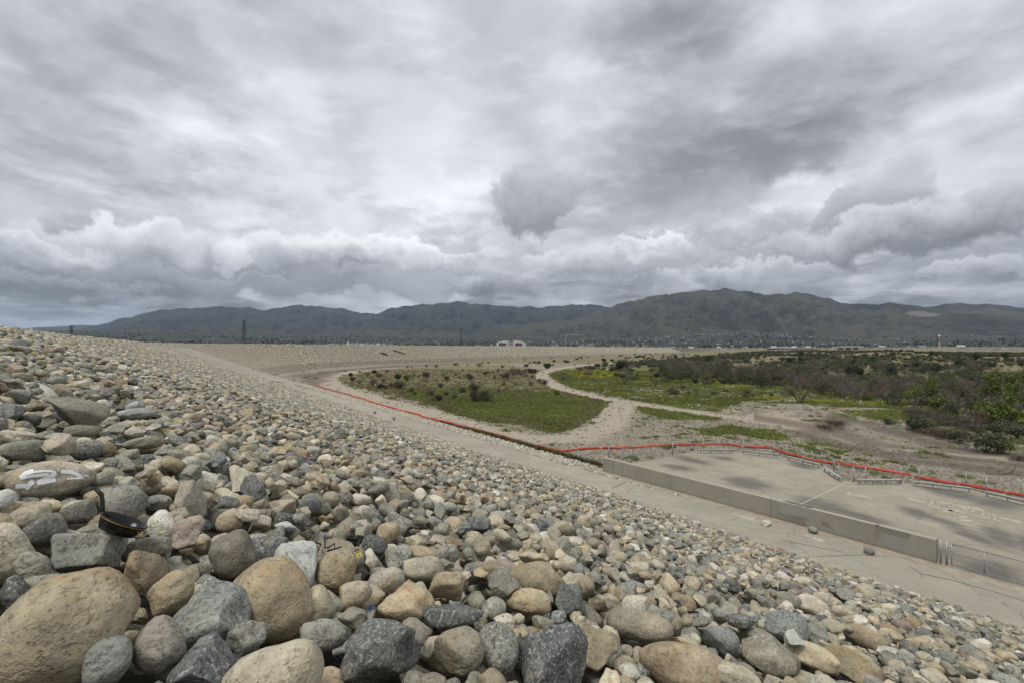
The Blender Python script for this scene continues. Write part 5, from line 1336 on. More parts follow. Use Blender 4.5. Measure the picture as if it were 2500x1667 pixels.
# ------------------------------------------------------------------ mountains, town, far structures
def mountain_material(name, lo, hi, bare):
    m, nt, b = new_mat(name, .95)
    p = nt.pos(); n1 = nt.noise(p, .0021, 6, .6); n2 = nt.noise(p, .012, 5, .65); n3 = nt.noise(p, .05, 3, .6)
    f = nt.m('ADD', nt.m('MULTIPLY', n1, .4), nt.m('ADD', nt.m('MULTIPLY', n2, .35), nt.m('MULTIPLY', n3, .25)))
    c = nt.mix(nt.ss(f, .43, .57), (*lo, 1), (*hi, 1))
    c = nt.mix(nt.m('MULTIPLY', nt.ss(nt.m('ADD', n2, nt.m('MULTIPLY', nt.m('SUBTRACT', n3, .5), .8)), .60, .74), .8), c, (*bare, 1))
    # relief shading put into the colour: pale grassy spurs, dark brushy gullies
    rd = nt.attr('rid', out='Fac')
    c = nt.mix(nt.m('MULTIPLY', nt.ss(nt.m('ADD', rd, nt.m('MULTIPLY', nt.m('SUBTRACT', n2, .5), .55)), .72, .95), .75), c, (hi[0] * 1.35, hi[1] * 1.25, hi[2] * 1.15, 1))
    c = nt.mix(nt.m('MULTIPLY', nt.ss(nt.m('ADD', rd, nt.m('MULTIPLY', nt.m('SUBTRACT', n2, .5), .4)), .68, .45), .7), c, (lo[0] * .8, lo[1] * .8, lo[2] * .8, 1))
    q = nt.attr('scar', out='Fac')
    c = nt.mix(nt.ss(nt.m('ADD', q, nt.m('MULTIPLY', nt.m('SUBTRACT', n3, .5), .8)), .35, .6), c, (.135, .12, .092, 1))
    nt.link(c, b.inputs['Base Color'])
    return m
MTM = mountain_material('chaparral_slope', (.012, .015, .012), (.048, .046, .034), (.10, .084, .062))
DKM = mountain_material('haze_blued_chaparral', (.010, .015, .016), (.030, .036, .036), (.055, .055, .048))  # left and middle ranges: blue of the distant haze put into the colour
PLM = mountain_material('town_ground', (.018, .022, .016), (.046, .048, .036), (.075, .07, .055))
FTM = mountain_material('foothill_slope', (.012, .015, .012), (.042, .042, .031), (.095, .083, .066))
def az_el(px, py):
    d = ray(px, py); return math.atan2(d[0], d[1]), d[2] / math.hypot(d[0], d[1])
def build_range(name, crest, R, rf, seed, amp=1.0, foot=None, mat=None, scar=None, na=420, nr=64):
    pts = [az_el(a * D, b_ * D) for a, b_ in crest]; azs = np.array([p[0] for p in pts]); el = np.array([p[1] for p in pts])
    az = np.linspace(azs[0], azs[-1], na); e = np.interp(az, azs, el)
    # round the polyline off, then give the skyline its own small relief
    k = np.ones(9) / 9; e = np.convolve(np.pad(e, 4, 'edge'), k, 'valid')
    e = e + (fbm(az * 60, az * 0 + seed, seed, 4) - .5) * .009 * amp
    H = e * R
    u = np.concatenate([np.linspace(0, 1, nr), [1.05, 1.16, 1.4]])
    UU, AA = np.meshgrid(u, az, indexing='ij'); HH = np.broadcast_to(H, UU.shape)
    r = rf + (R - rf) * UU
    zf = -8.0 if foot is None else foot
    prof = np.where(UU <= 1, .18 * UU + .82 * UU ** 1.7, 1 - 1.6 * (UU - 1))
    arc = AA * R
    wx = arc / 420 + 1.2 * (fbm(arc / 900, r / 900, seed + 9, 3) - .5); wy = r / 1500
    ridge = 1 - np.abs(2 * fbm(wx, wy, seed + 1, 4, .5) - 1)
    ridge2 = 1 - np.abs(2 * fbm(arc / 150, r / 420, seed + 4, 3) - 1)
    rel = (ridge - .72) * .55 + (ridge2 - .72) * .20
    env = np.clip(UU * 1.6, 0, 1) * np.clip((1.0 - UU) * 3.2, 0.0, 1)
    Z = zf + (HH - zf) * np.clip(prof + rel * env * .62 * amp, -.1, 1.2)
    # nothing in front may stand above the skyline
    lim = np.maximum(HH / R * .985 + 0 * UU, -.002) * r
    Z = np.where(UU < 1, np.minimum(Z, np.where(UU > .9, np.maximum(lim, Z * 0 - 99) * 1.0 + (HH * .02) * UU, lim)), Z)
    X = r * np.sin(AA); Y = r * np.cos(AA)
    k = np.arange(X.size).reshape(X.shape); q = np.stack([k[:-1, :-1], k[:-1, 1:], k[1:, 1:], k[1:, :-1]], -1).reshape(-1, 4)
    me = np_mesh(name, np.stack([X, Y, Z], -1).reshape(-1, 3), q)
    sc = np.zeros(X.size)
    if scar:
        for (a, b_, w, h) in scar:
            A, E = az_el(a * D, b_ * D); sc = np.maximum(sc, np.exp(-((AA.ravel() - A) / (w * D / FPX * .5)) ** 2 - ((Z / r).ravel() / 1 - E) ** 2 / (h * D / FPX) ** 2))
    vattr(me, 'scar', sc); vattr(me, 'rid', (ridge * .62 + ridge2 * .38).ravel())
    return tag(obj(name, me, mat or MTM), kind='structure')
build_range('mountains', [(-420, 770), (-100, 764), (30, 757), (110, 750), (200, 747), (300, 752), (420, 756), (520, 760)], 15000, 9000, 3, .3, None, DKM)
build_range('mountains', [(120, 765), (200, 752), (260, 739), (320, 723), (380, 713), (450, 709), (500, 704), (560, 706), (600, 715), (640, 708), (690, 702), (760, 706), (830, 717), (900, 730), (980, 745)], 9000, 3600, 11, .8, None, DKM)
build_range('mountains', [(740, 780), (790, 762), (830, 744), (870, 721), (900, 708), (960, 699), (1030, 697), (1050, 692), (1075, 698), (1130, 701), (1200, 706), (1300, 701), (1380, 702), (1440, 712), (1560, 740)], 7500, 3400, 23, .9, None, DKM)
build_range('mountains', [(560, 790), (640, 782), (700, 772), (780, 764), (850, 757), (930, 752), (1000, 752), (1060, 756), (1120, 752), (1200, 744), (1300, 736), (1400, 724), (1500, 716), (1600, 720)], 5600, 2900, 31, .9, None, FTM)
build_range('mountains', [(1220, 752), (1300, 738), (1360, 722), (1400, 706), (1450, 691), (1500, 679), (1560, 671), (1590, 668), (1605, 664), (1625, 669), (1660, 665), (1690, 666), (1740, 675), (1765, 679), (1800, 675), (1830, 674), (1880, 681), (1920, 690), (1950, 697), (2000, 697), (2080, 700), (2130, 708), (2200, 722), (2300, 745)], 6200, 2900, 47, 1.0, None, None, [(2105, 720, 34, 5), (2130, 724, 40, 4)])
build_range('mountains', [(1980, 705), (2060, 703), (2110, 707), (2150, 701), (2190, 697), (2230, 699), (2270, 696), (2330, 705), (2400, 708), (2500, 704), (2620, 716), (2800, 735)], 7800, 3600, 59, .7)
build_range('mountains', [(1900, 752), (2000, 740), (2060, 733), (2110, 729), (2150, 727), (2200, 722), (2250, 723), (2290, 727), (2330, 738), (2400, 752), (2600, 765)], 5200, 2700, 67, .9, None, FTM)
# alluvial plain rising to the foot of the mountains, with the town on it
def plain_z(x, y):
    r = np.hypot(x, y); a = np.arctan2(x, y)
    return -9.0 + 105 * sstep(r, 1750, 4700) + 30 * np.exp(-((a - .44) / .14) ** 2) * sstep(r, 1900, 3300) + 6 * (fbm(x / 500, y / 500, 4) - .5) * sstep(r, 1800, 2600)
def build_plain():
    r = np.concatenate([np.geomspace(1480, 4700, 60), [5200, 9000, 20000]]); az = np.radians(np.concatenate([np.linspace(-180, -62, 20)[:-1], np.linspace(-62, 62, 200), np.linspace(62, 180, 20)[1:]]))
    R, A = np.meshgrid(r, az, indexing='ij'); X, Y = R * np.sin(A), R * np.cos(A); Z = plain_z(X, Y) - .4 - np.where(R > 5000, 30, 0)
    k = np.arange(X.size).reshape(X.shape); q = np.stack([k[:-1, :-1], k[:-1, 1:], k[1:, 1:], k[1:, :-1]], -1).reshape(-1, 4)
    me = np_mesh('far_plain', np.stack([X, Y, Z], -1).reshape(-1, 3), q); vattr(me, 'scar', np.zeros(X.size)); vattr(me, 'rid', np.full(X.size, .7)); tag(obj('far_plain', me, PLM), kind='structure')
build_plain()
WALLW = simple_mat('pale_render', (.50, .48, .44), .8, 0, .1, .05); WALLB = simple_mat('beige_render', (.34, .30, .25), .8, 0, .1, .05); ROOF = simple_mat('grey_roof', (.20, .185, .17), .8, 0, .15, .05); GLASS = simple_mat('dark_windows', (.035, .042, .05), .25, 0, .1, .2)
WHITE = simple_mat('white_panels', (.80, .80, .80), .6, 0, .05, .05); LGREY = simple_mat('light_grey_panels', (.36, .37, .38), .7, 0, .08, .05); BLUEG = simple_mat('blue_grey_panels', (.20, .27, .36), .5, 0, .08, .1); MAROON = simple_mat('maroon_panels', (.13, .10, .095), .7, 0, .15, .1)
HOUSE = simple_mat('house_walls', (.30, .285, .26), .8, 0, .35, .02)
def town():
    g = np.random.default_rng(44); m = MB(); t = MB(); n = 0
    while n < 480:
        az = g.uniform(-.60, .80); r = g.uniform(1900, 4700); px = math.tan(az) * FPX + 1250
        dens = .14 + .5 * math.exp(-((px - 2080) / 190) ** 2) + .35 * math.exp(-((px - 1700) / 200) ** 2) + .2 * math.exp(-((px - 850) / 200) ** 2)
        x, y = r * math.sin(az), r * math.cos(az)
        if g.random() > dens * (.35 + 1.3 * float(fbm(np.array([x / 260]), np.array([y / 260]), 71, 3)[0] > .52)): continue
        z = float(plain_z(np.array([x]), np.array([y]))[0]); w, d, h = g.uniform(7, 15), g.uniform(7, 11), g.uniform(2.5, 4.6); ro = g.uniform(0, PI); ax = np.array([[math.cos(ro), math.sin(ro), 0], [-math.sin(ro), math.cos(ro), 0], [0, 0, 1]])
        m.box((x, y, z + h / 2 + 1), (w, d, h), ax); c = np.array([x, y, z + h + 1.0])
        p = [c + ax[0] * sx * w * .54 + ax[1] * sy * d * .54 for sx in (-1, 1) for sy in (-1, 1)]; q = [c + ax[0] * sx * w * .5 + [0, 0, 2.4] for sx in (-1, 1)]
        t.add(p + q, [(0, 2, 5, 4), (1, 3, 5, 4), (0, 1, 4), (2, 3, 5)]); n += 1
    o = m.build('far_houses', HOUSE); tag(o, 'pale specks of far houses scattered at the foot of the mountains', 'houses', None, 'stuff'); tag(t.build('far_roofs', ROOF, o), kind='stuff')
    # trees of the town: small crowns, one mass
    g = np.random.default_rng(45); n = 22000; az = g.uniform(-.72, .84, n); r = 1560 + 3200 * g.random(n) ** 1.3; x, y = r * np.sin(az), r * np.cos(az)
    keep = ((fbm(x / 180, y / 180, 81, 3) > .45) & (g.random(n) < 1.1 - (r - 1560) / 2300)) | (r < 1750); x, y, r = x[keep], y[keep], r[keep]; n = len(x); k = g.uniform(.5, 1.6, n)
    ro = np.zeros((n, 3)); ro[:, 2] = g.uniform(0, 6.28, n)
    o = scatter_object('far_trees', [b for _, _, b in FT], np.stack([x, y, plain_z(x, y) - .5], 1), ro, np.stack([k * 1.3, k * 1.3, k * g.uniform(.8, 1.7, n)], 1), g.integers(0, 3, n), {}); tag(o, 'dark belt of far trees along the foot of the mountains', 'trees')
town()
def far_frame(px, Y):
    """origin on the plain at that place, axes facing the viewer"""
    d = ray(px, 846.0); P = d * (Y / d[1]); return np.array([P[0], P[1], 0.0])
def zat(py, px, Y): d = ray(px, py); return (d * (Y / d[1]))[2]
# white hospital-like block beyond the dam
def big_block():
    Y = 1560; P0 = far_frame(1249, Y); k = Y / FPX; zb = -9.5; zt = zat(835.2, 1249, Y); H = zt - zb
    t = thing('office_block', 'white four storey block with two dark window bays beyond the far dam', 'building', (P0[0], P0[1], zb)); I = np.eye(3)
    def bx(name, x0, x1, z0, z1, y, dep, mat, par=t):
        m = MB(); m.box(((x0 + x1) / 2, y, (z0 + z1) / 2), (abs(x1 - x0), dep, abs(z1 - z0)), I); return m.build(name, mat, par)
    X = lambda px: (px - 1249) * k
    bx('wall', X(1212), X(1285), 0, H - 1.5, 14, 24, LGREY)
    for a, b_ in ((1214.5, 1239), (1254.5, 1278)):
        bx('wall', X(a), X(b_), 0, H, 10, 22, WHITE)
        bay = bx('window_bay', X(a + 2.6), X(b_ - 2.4), 3, H - 2.0, -1.05, .6, MAROON)
        for c in range(5):
            x = X(a + 4.0) + c * (X(b_ - 3.6) - X(a + 4.0)) / 4
            for f in range(4): bx('window', x - 1.5, x + 1.5, 5 + f * 5.0, 8.2 + f * 5.0, -1.5, .4, GLASS, t)
    bx('wall', X(1240), X(1254), 0, H - .8, 6, 18, LGREY); bx('window_bay', X(1245), X(1249.5), 4, H - 3, -3.3, .5, BLUEG)
    for a, b_ in ((1225, 1246), (1252, 1273)): bx('roof_plant', X(a), X(b_), H, H + 6.0, 12, 10, WALLB)
    for a in (1220, 1278): bx('roof_plant', X(a - 1.5), X(a + 1.5), H - 1, H + 3.5, 12, 6, LGREY)
    bx('canopy', X(1265), X(1282), H * .46 - 1.2, H * .46 + 1.2, -9, 8, WHITE)
big_block()
def small_block(px0, px1, ytop, Y, mat, label, floors=2, cols=4, roofmat=None, group=None):
    pc = (px0 + px1) / 2; P0 = far_frame(pc, Y); k = Y / FPX; zb = -9.5; H = zat(ytop, pc, Y) - zb; W = (px1 - px0) * k
    t = thing('far_building', label, 'building', (P0[0], P0[1], zb), group); I = np.eye(3)
    m = MB(); m.box((0, 7, H / 2), (W, 14, H), I); m.build('wall', mat, t)
    m = MB(); m.box((0, 7, H + .25), (W + .8, 14.8, .5), I); m.build('roof', roofmat or ROOF, t)
    m = MB(); m.box((W * .2, 7, H + 1.3), (W * .25, 5, 1.8), I); m.build('roof_plant', LGREY, t)
    for f in range(floors):
        for c in range(cols):
            m = MB(); m.box((-W * .42 + c * W * .84 / max(1, cols - 1), -.08, H - 2.6 - f * 3.6), (W * .5 / cols, .2, 1.7), I); m.build('window', GLASS, t)
small_block(1346, 1365, 842.6, 1500, WALLW, 'small cream building right of the white block, level with the dam crest', 1, 5)
small_block(1413, 1452, 841.8, 1620, LGREY, 'long grey building right of the crane', 2, 7); small_block(1436, 1452, 838.8, 1640, LGREY, 'taller grey part behind the long building right of the crane', 2, 4)
small_block(1195, 1203, 840.5, 1600, LGREY, 'small grey building left of the white block', 1, 3); small_block(1296, 1308, 845.6, 1480, WALLW, 'low pale building just right of the white block', 1, 3); small_block(1316, 1328, 845.5, 1480, WALLW, 'low pale shed halfway between white block and crane', 1, 3)
for k, (a, b_, y) in enumerate([(801, 814, 839.5), (816, 824, 838.5), (828, 842, 840.5), (846, 850, 834.5), (852, 862, 838.0), (864, 873, 836.8), (876, 886, 838.2), (889, 899, 837.4), (902, 914, 838.6), (917, 926, 838.0), (930, 941, 838.8), (946, 958, 839.6), (700, 706, 838.5), (628, 636, 838.4), (583, 590, 838.4)]):
    small_block(a, b_, y, 1580 + 17 * (k % 4), WALLW if k % 3 else WHITE, 'white building in the row above the far dam' if k < 12 else 'white building before the left mountain', 1, 3, None, 'white buildings beyond the far dam')
for k, (a, b_, y) in enumerate([(1490, 1502, 842), (1508, 1520, 841.5), (1530, 1536, 843), (1548, 1562, 842.2), (1575, 1583, 843)]):
    small_block(a, b_, y, 1640, WALLB, 'beige building right of the long grey building', 2, 3, None, 'beige buildings right of the grey building')
# tower crane
def crane():
    Y = 1500; P0 = far_frame(1381.5, Y); zt = zat(815, 1381.5, Y); zj = zat(818.6, 1381.5, Y); t = thing('tower_crane', 'pale tower crane with a long jib above the far dam', 'crane', (P0[0], P0[1], -9.5)); k = Y / FPX
    m = MB(); h = zj + 9.5
    for sx in (-1, 1):
        for sy in (-1, 1): m.box((sx * .9, sy * .9, h / 2), (.4, .4, h), np.eye(3))
    for q in range(int(h / 2.4)):
        for sy in (-1, 1): m.tube([(-.9, sy * .9, q * 2.4), (.9, sy * .9, q * 2.4 + 2.4)], .16, 4)
        for sx in (-1, 1): m.tube([(sx * .9, -.9, q * 2.4), (sx * .9, .9, q * 2.4 + 2.4)], .16, 4)
    m.build('mast', LGREY, t)
    x1, x0 = (1427 - 1381.5) * k, (1369 - 1381.5) * k; m = MB()
    m.tube([(0, 0, h), (x1, 0, h + 1.2)], .30, 4); m.tube([(0, 0, h + 1.7), (x1 * .97, 0, h + 2.2)], .22, 4)
    for q in range(22): m.tube([(x1 * q / 22, 0, h + 1.2 * q / 22), (x1 * (q + .5) / 22, 0, h + 1.9)], .15, 4); m.tube([(x1 * (q + .5) / 22, 0, h + 1.9), (x1 * (q + 1) / 22, 0, h + 1.2 * (q + 1) / 22)], .15, 4)
    m.build('jib', LGREY, t)
    m = MB(); m.tube([(0, 0, h), (x0, 0, h)], .35, 4); m.build('counter_jib', LGREY, t); m = MB(); m.box((x0, 0, h - 1.0), (3, 1.6, 2.4), np.eye(3)); m.build('counterweight', LGREY, t)
    m = MB(); m.tube([(-.5, 0, h), (0, 0, zt + 9.5)], .3, 4); m.tube([(.5, 0, h), (0, 0, zt + 9.5)], .3, 4); m.build('apex', LGREY, t)
    m = MB(); m.box((1.2, -1.2, h - .8), (1.8, 1.8, 2), np.eye(3)); m.build('cab', WHITE, t)
crane()
# lattice pylons
PYLM = simple_mat('dark_steel', (.075, .075, .075), .6, .4, .1, .3)
def pylon(px, ytop, Y, wbase, lab, arms=True, r=.32):
    P0 = far_frame(px, Y); H = zat(ytop, px, Y) + 10; t = thing('pylon', lab, 'pylon', (P0[0], P0[1], -10)); m = MB()
    def wd(z): return wbase * (1 - .62 * min(1, z / (H * .55))) if z < H * .55 else wbase * .38 * (1 - .55 * (z - H * .55) / (H * .45))
    lv = np.linspace(0, H, 13)
    for a, b_ in zip(lv[:-1], lv[1:]):
        w0, w1 = wd(a) / 2, wd(b_) / 2; c0 = [(-w0, -w0, a), (w0, -w0, a), (w0, w0, a), (-w0, w0, a)]; c1 = [(-w1, -w1, b_), (w1, -w1, b_), (w1, w1, b_), (-w1, w1, b_)]
        for q in range(4): m.tube([c0[q], c1[q]], r, 4); m.tube([c0[q], c1[(q + 1) % 4]], r * .6, 4); m.tube([c0[(q + 1) % 4], c1[q]], r * .6, 4); m.tube([c1[q], c1[(q + 1) % 4]], r * .6, 4)
    m.build('lattice', PYLM, t); tips = []
    for z, L in ((H * .68, wbase * .62), (H * .82, wbase * .55), (H * .95, wbase * .48)):
        m = MB()
        for sx in (-1, 1): m.tube([(0, 0, z + 1.2), (sx * L, 0, z)], r, 4); m.tube([(0, 0, z - .6), (sx * L, 0, z)], r * .8, 4)
        m.build('cross_arm', PYLM, t); tips += [np.array([P0[0] - L, P0[1], z - 12]), np.array([P0[0] + L, P0[1], z - 12])]
        for sx in (-1, 1): m = MB(); m.tube([(sx * L, 0, z), (sx * L, 0, z - 2.2)], .22, 4); m.build('insulator', PYLM, t)
    return tips
T1 = pylon(595, 782, 1050, 11, 'tall dark lattice pylon beyond the dam, in front of the left mountain'); T2 = pylon(173.5, 795.5, 800, 9.0, 'short dark lattice pylon at the far left above the stones'); T3 = pylon(1125, 799, 1750, 13, 'faint lattice pylon in front of the middle mountain', r=.28)
def wire(A, B, sag, lab):
    t = thing('power_line', lab, 'wire', tuple(A), 'power lines between the pylons'); m = MB(); n = 24
    m.tube([(B - A) * q / n - np.array([0, 0, sag * 4 * (q / n) * (1 - q / n)]) for q in range(n + 1)], .085, 4); m.build('cable', PYLM, t)
LW = [np.array([-1900, 1150, t[2] + 6]) for t in T2]
for k in (0, 1, 2, 3): wire(T2[k], T1[k], 9, 'thin sagging power line between the two left pylons'); wire(LW[k], T2[k], 9, 'thin power line running off the left edge')
# viaducts and traffic beyond the end of the dam
def viaduct(px0, px1, py, Y, npier, lab, dep=11, th=1.6, pierw=1.3, drop=14):
    A, B = at_y(px0, py, Y), at_y(px1, py, Y * 1.02); e = (B - A); L = np.linalg.norm(e); e /= L; n = np.array([-e[1], e[0], 0]); n /= np.linalg.norm(n); ax = np.array([e, n, [0, 0, 1.0]]); Mid = (A + B) / 2
    t = thing('viaduct', lab, 'bridge', tuple(Mid)); m = MB(); m.box((0, dep / 2, -th / 2), (L, dep, th), ax); 
    m2 = MB(); m2.v = [tuple(np.array(v)) for v in m.v]; m.build('deck', LGREY, t)
    m = MB(); m.box(n * .1 + [0, 0, .45], (L, .25, .9), ax); m.build('parapet', LGREY, t)
    for k in range(npier):
        m = MB(); m.box(e * ((k + .5) / npier - .5) * L + n * dep / 2 + [0, 0, -th - drop / 2], (pierw, dep * .7, drop), ax); m.build('pier', LGREY, t)
    return A, B
VA = viaduct(1876, 2000, 848.6, 1150, 24, 'long low viaduct on many piers beyond the end of the dam'); VB = viaduct(2052, 2108, 845.2, 1000, 3, 'short wide bridge right of the long viaduct', 16, 2.4, 2.2)
def lorry(P, e, L, mat, lab, group):
    t = thing('lorry' if L > 7 else 'car', lab, 'lorry' if L > 7 else 'car', tuple(P), group, math.atan2(e[1], e[0])); I = np.eye(3)
    if L > 7:
        m = MB(); m.box((-.9, 0, 2.4), (L - 2.6, 2.5, 2.9), I); m.build('trailer', mat, t); m = MB(); m.box((L / 2 - .9, 0, 1.8), (2.0, 2.4, 2.6), I); m.build('cab', WHITE, t); xs = (-L * .38, -L * .28, L * .38)
    else:
        m = MB(); m.box((0, 0, .75), (L, 1.8, .8), I); m.box((-.2, 0, 1.4), (L * .5, 1.6, .6), I); m.build('body', mat, t); xs = (-L * .3, L * .3)
    for x in xs:
        m = MB(); m.tube([(x, -1.2, .45), (x, 1.2, .45)], .45, 8); m.build('wheel', PYLM, t)
eV = VA[1] - VA[0]; eV /= np.linalg.norm(eV); nV = np.array([-eV[1], eV[0], 0])
for k, f in enumerate((.04, .12, .20, .25, .33, .41, .44, .52, .60, .71, .80, .93)):
    lorry(VA[0] + (VA[1] - VA[0]) * f + nV * 3, eV, 13 if k % 3 == 1 else 4.6, WHITE if k % 4 else LGREY, 'white lorry crossing the long viaduct' if k % 3 == 1 else 'pale car crossing the long viaduct', 'traffic on the viaduct')
# freeway on its bank behind the scrubland at the far right and behind the dam
def freeway():
    pts = [at_y(1610, 849.0, 1420), at_y(1740, 849.6, 1330), at_y(1876, 848.6, 1150)]; pts2 = [at_y(2000, 848.6, 1173), at_y(2120, 848, 1120), at_y(2300, 846.5, 1100), at_y(2700, 846.5, 1000)]
    m = MB()
    for P in (pts, pts2):
        for A, B in zip(P[:-1], P[1:]):
            e = (B - A); L = np.linalg.norm(e); e /= L; n = np.array([-e[1], e[0], 0]); n /= np.linalg.norm(n)
            m.add([A, B, B + n * 16, A + n * 16, A - n * 24 - [0, 0, 16], B - n * 24 - [0, 0, 16]], [(0, 1, 2, 3), (4, 5, 1, 0)])
    tag(m.build('freeway_bank', simple_mat('freeway_bank_soil', (.17, .155, .12), .9, 0, .25, .08)), kind='structure')
    g = np.random.default_rng(12); k = 0
    for P, fs in ((pts, (.12, .2, .3, .38, .55, .62, .8)), (pts2, (.1, .22, .33, .4, .52, .58, .66, .71, .8))):
        P = np.array(P); l = np.linspace(0, 1, len(P))
        for f in fs:
            c = np.array([np.interp(f, l, P[:, q]) for q in range(3)]); c2 = np.array([np.interp(f + .01, l, P[:, q]) for q in range(3)]); e = (c2 - c) / np.linalg.norm(c2 - c); n = np.array([-e[1], e[0], 0]); big = k % 2 == 0
            left = c[0] / c[1] < .6
            lorry(c + n * 4 + [0, 0, .05], e, 15 if big else 4.6, WHITE if k % 3 else LGREY, ('white lorry' if big else 'pale car') + (' on the freeway left of the long viaduct' if left else ' on the freeway behind the scrubland'), 'traffic on the freeway'); k += 1
freeway()
YEL = simple_mat('yellow_sign_panel', (.55, .42, .04), .5)
P0 = far_frame(2293, 1060); zt = zat(818, 2293, 1060); t = thing('sign_tower', 'tall pole sign with a white panel on top and a yellow one lower down', 'sign', (P0[0], P0[1], 0)); m = MB(); m.tube([(0, 0, -6), (0, 0, zt)], .35, 6); m.build('pole', LGREY, t)
m = MB(); m.box((0, -.5, zt - 1.6), (4.5, .6, 3.2), np.eye(3)); m.build('panel', WHITE, t); m = MB(); m.box((0, -.5, zat(839, 2293, 1060)), (4.5, .6, 5), np.eye(3)); m.build('panel', YEL, t)
# dirt mound at the back of the scrubland
# ------------------------------------------------------------------ air
def haze():
    m = bpy.data.materials.new('haze_air'); m.use_nodes = True; n = m.node_tree.nodes; n.remove(n['Principled BSDF']); v = n.new('ShaderNodeVolumePrincipled')
    v.inputs['Color'].default_value = (.58, .76, 1.0, 1); v.inputs['Density'].default_value = HAZE; v.inputs['Anisotropy'].default_value = .2
    m.node_tree.links.new(v.outputs[0], n['Material Output'].inputs['Volume'])
    b = MB(); b.box((0, 2000, 485), (46000, 46000, 1060), np.eye(3)); o = b.build('haze', m); tag(o, kind='stuff')
HAZE = 3.4e-5
haze()

def order_labels():
    byl = {}
    for o in COL.objects:
        if o.parent is None and o.get('label') and o.get('group'): byl.setdefault(o['label'], []).append(o)
    for lb, L in byl.items():
        if len(L) < 2 or len(L) > 20: continue
        L.sort(key=lambda o: o.location.x / max(o.location.y, 1))
        for k, o in enumerate(L): o['label'] = lb + ', ' + (ORD[k] + ' from the left' if k < len(L) - 1 else 'rightmost')
# ------------------------------------------------------------------ small things on and among the stones
SPEC = hero_rec[-2:]
def surf_patch(name, rec_, polys, mat, parent, off=.006, nsub=5):
    """paint that follows a stone: corner points in the photograph, projected on its surface"""
    P, R, sc, kind = rec_[0], rec_[1], np.array(rec_[2]), rec_[3]
    return None
def special_stone(rec_, proto_i, label, cat='boulder'):
    P, R, sc, kind, tone, prm = rec_[:6]
    me = HI[proto_i][1]; o = obj('boulder', me); set_stone(o, P, Matrix(np.array(R).tolist()), sc, tone, prm); tag(o, label, cat); return o
from mathutils.bvhtree import BVHTree
def bvh_of(o):
    me = o.data; M_ = o.matrix_world; vs = [M_ @ v.co for v in me.vertices]; return BVHTree.FromPolygons(vs, [tuple(p.vertices) for p in me.polygons])
def paint_on(o, name, stroke_pts, wd, mat, off=.004):
    """brush strokes: lines in the photograph laid on the stone where they meet it"""
    bv = bvh_of(o); m = MB()
    for pts, w in stroke_pts:
        S = []
        for (a, b_), (c, d) in zip(pts[:-1], pts[1:]):
            n = max(2, int(math.hypot(c - a, d - b_) / 3))
            S += [(a + (c - a) * k / n, b_ + (d - b_) * k / n) for k in range(n)]
        S.append(pts[-1]); L = []
        for i, (a, b_) in enumerate(S):
            p, q = S[max(0, i - 1)], S[min(len(S) - 1, i + 1)]; tx, ty = q[0] - p[0], q[1] - p[1]; l = math.hypot(tx, ty) + 1e-6; nx, ny = -ty / l * w / 2, tx / l * w / 2
            row = []
            for f in (-1, 0, 1):
                d = ray(a + nx * f, b_ + ny * f); d = Vector(d / np.linalg.norm(d)); h = bv.ray_cast(Vector((0, 0, 0)), d)
                row.append(None if h[0] is None else np.array(h[0] + h[1] * off))
            L.append(row if all(r is not None for r in row) else None)
        for A, B in zip(L[:-1], L[1:]):
            if A is None or B is None: continue
            if max(np.linalg.norm(A[k] - B[k]) for k in range(3)) > .12: continue
            m.add(A + B, [(0, 1, 4, 3), (1, 2, 5, 4)])
    me = m.mesh(name); 
    inv = o.matrix_world.inverted(); me.transform(inv)
    q = bpy.data.objects.new(name, me); COL.objects.link(q); me.materials.append(mat); q.parent = o
    return q
SPRAY = simple_mat('white_spray_paint', (.80, .80, .80), .6, 0, .06, 20); INK = simple_mat('black_ink', (.03, .028, .026), .6)
Z7 = lambda L: [(a / 5.2275, 1120 + b_ / 5.2275) for a, b_ in L]
s1 = special_stone(SPEC[0], 2, 'flat tan boulder with white spray painted letters at the left edge')
paint_on(s1, 'spray_paint', [(Z7([(430, 150), (330, 180), (260, 240)]), 10.1), (Z7([(260, 245), (400, 215), (620, 195)]), 7.4), (Z7([(430, 165), (560, 150), (680, 155)]), 5.4), (Z7([(680, 155), (700, 195), (600, 240), (480, 300)]), 10.1), (Z7([(470, 310), (580, 290), (710, 262)]), 9.5),
    (Z7([(780, 158), (900, 165), (1000, 205), (1050, 240)]), 8.8), (Z7([(1060, 243), (940, 245), (850, 250)]), 4.1), (Z7([(430, 280), (390, 310), (370, 330)]), 12.2), (Z7([(200, 350), (290, 340), (390, 350)]), 10.8), (Z7([(370, 345), (330, 375)]), 10.8), (Z7([(1070, 205), (1130, 220)]), 4.1)], 5, SPRAY)
s2 = special_stone(SPEC[1], 5, 'pale rounded boulder with thin black handwriting at the left edge')
paint_on(s2, 'ink_writing', [(Z7([(0, 1000), (40, 985), (75, 992)]), 1.1), (Z7([(0, 1020), (30, 1035), (80, 1035), (120, 1060), (150, 1125)]), 1.2), (Z7([(5, 1065), (30, 1050), (45, 1070), (20, 1090), (50, 1100), (70, 1120), (30, 1140)]), 1.1), (Z7([(0, 1150), (40, 1150), (50, 1190), (10, 1200)]), 1.1), (Z7([(55, 1195), (20, 1215), (0, 1240)]), 1.1), (Z7([(0, 1100), (20, 1110)]), 1.0)], 1, INK)
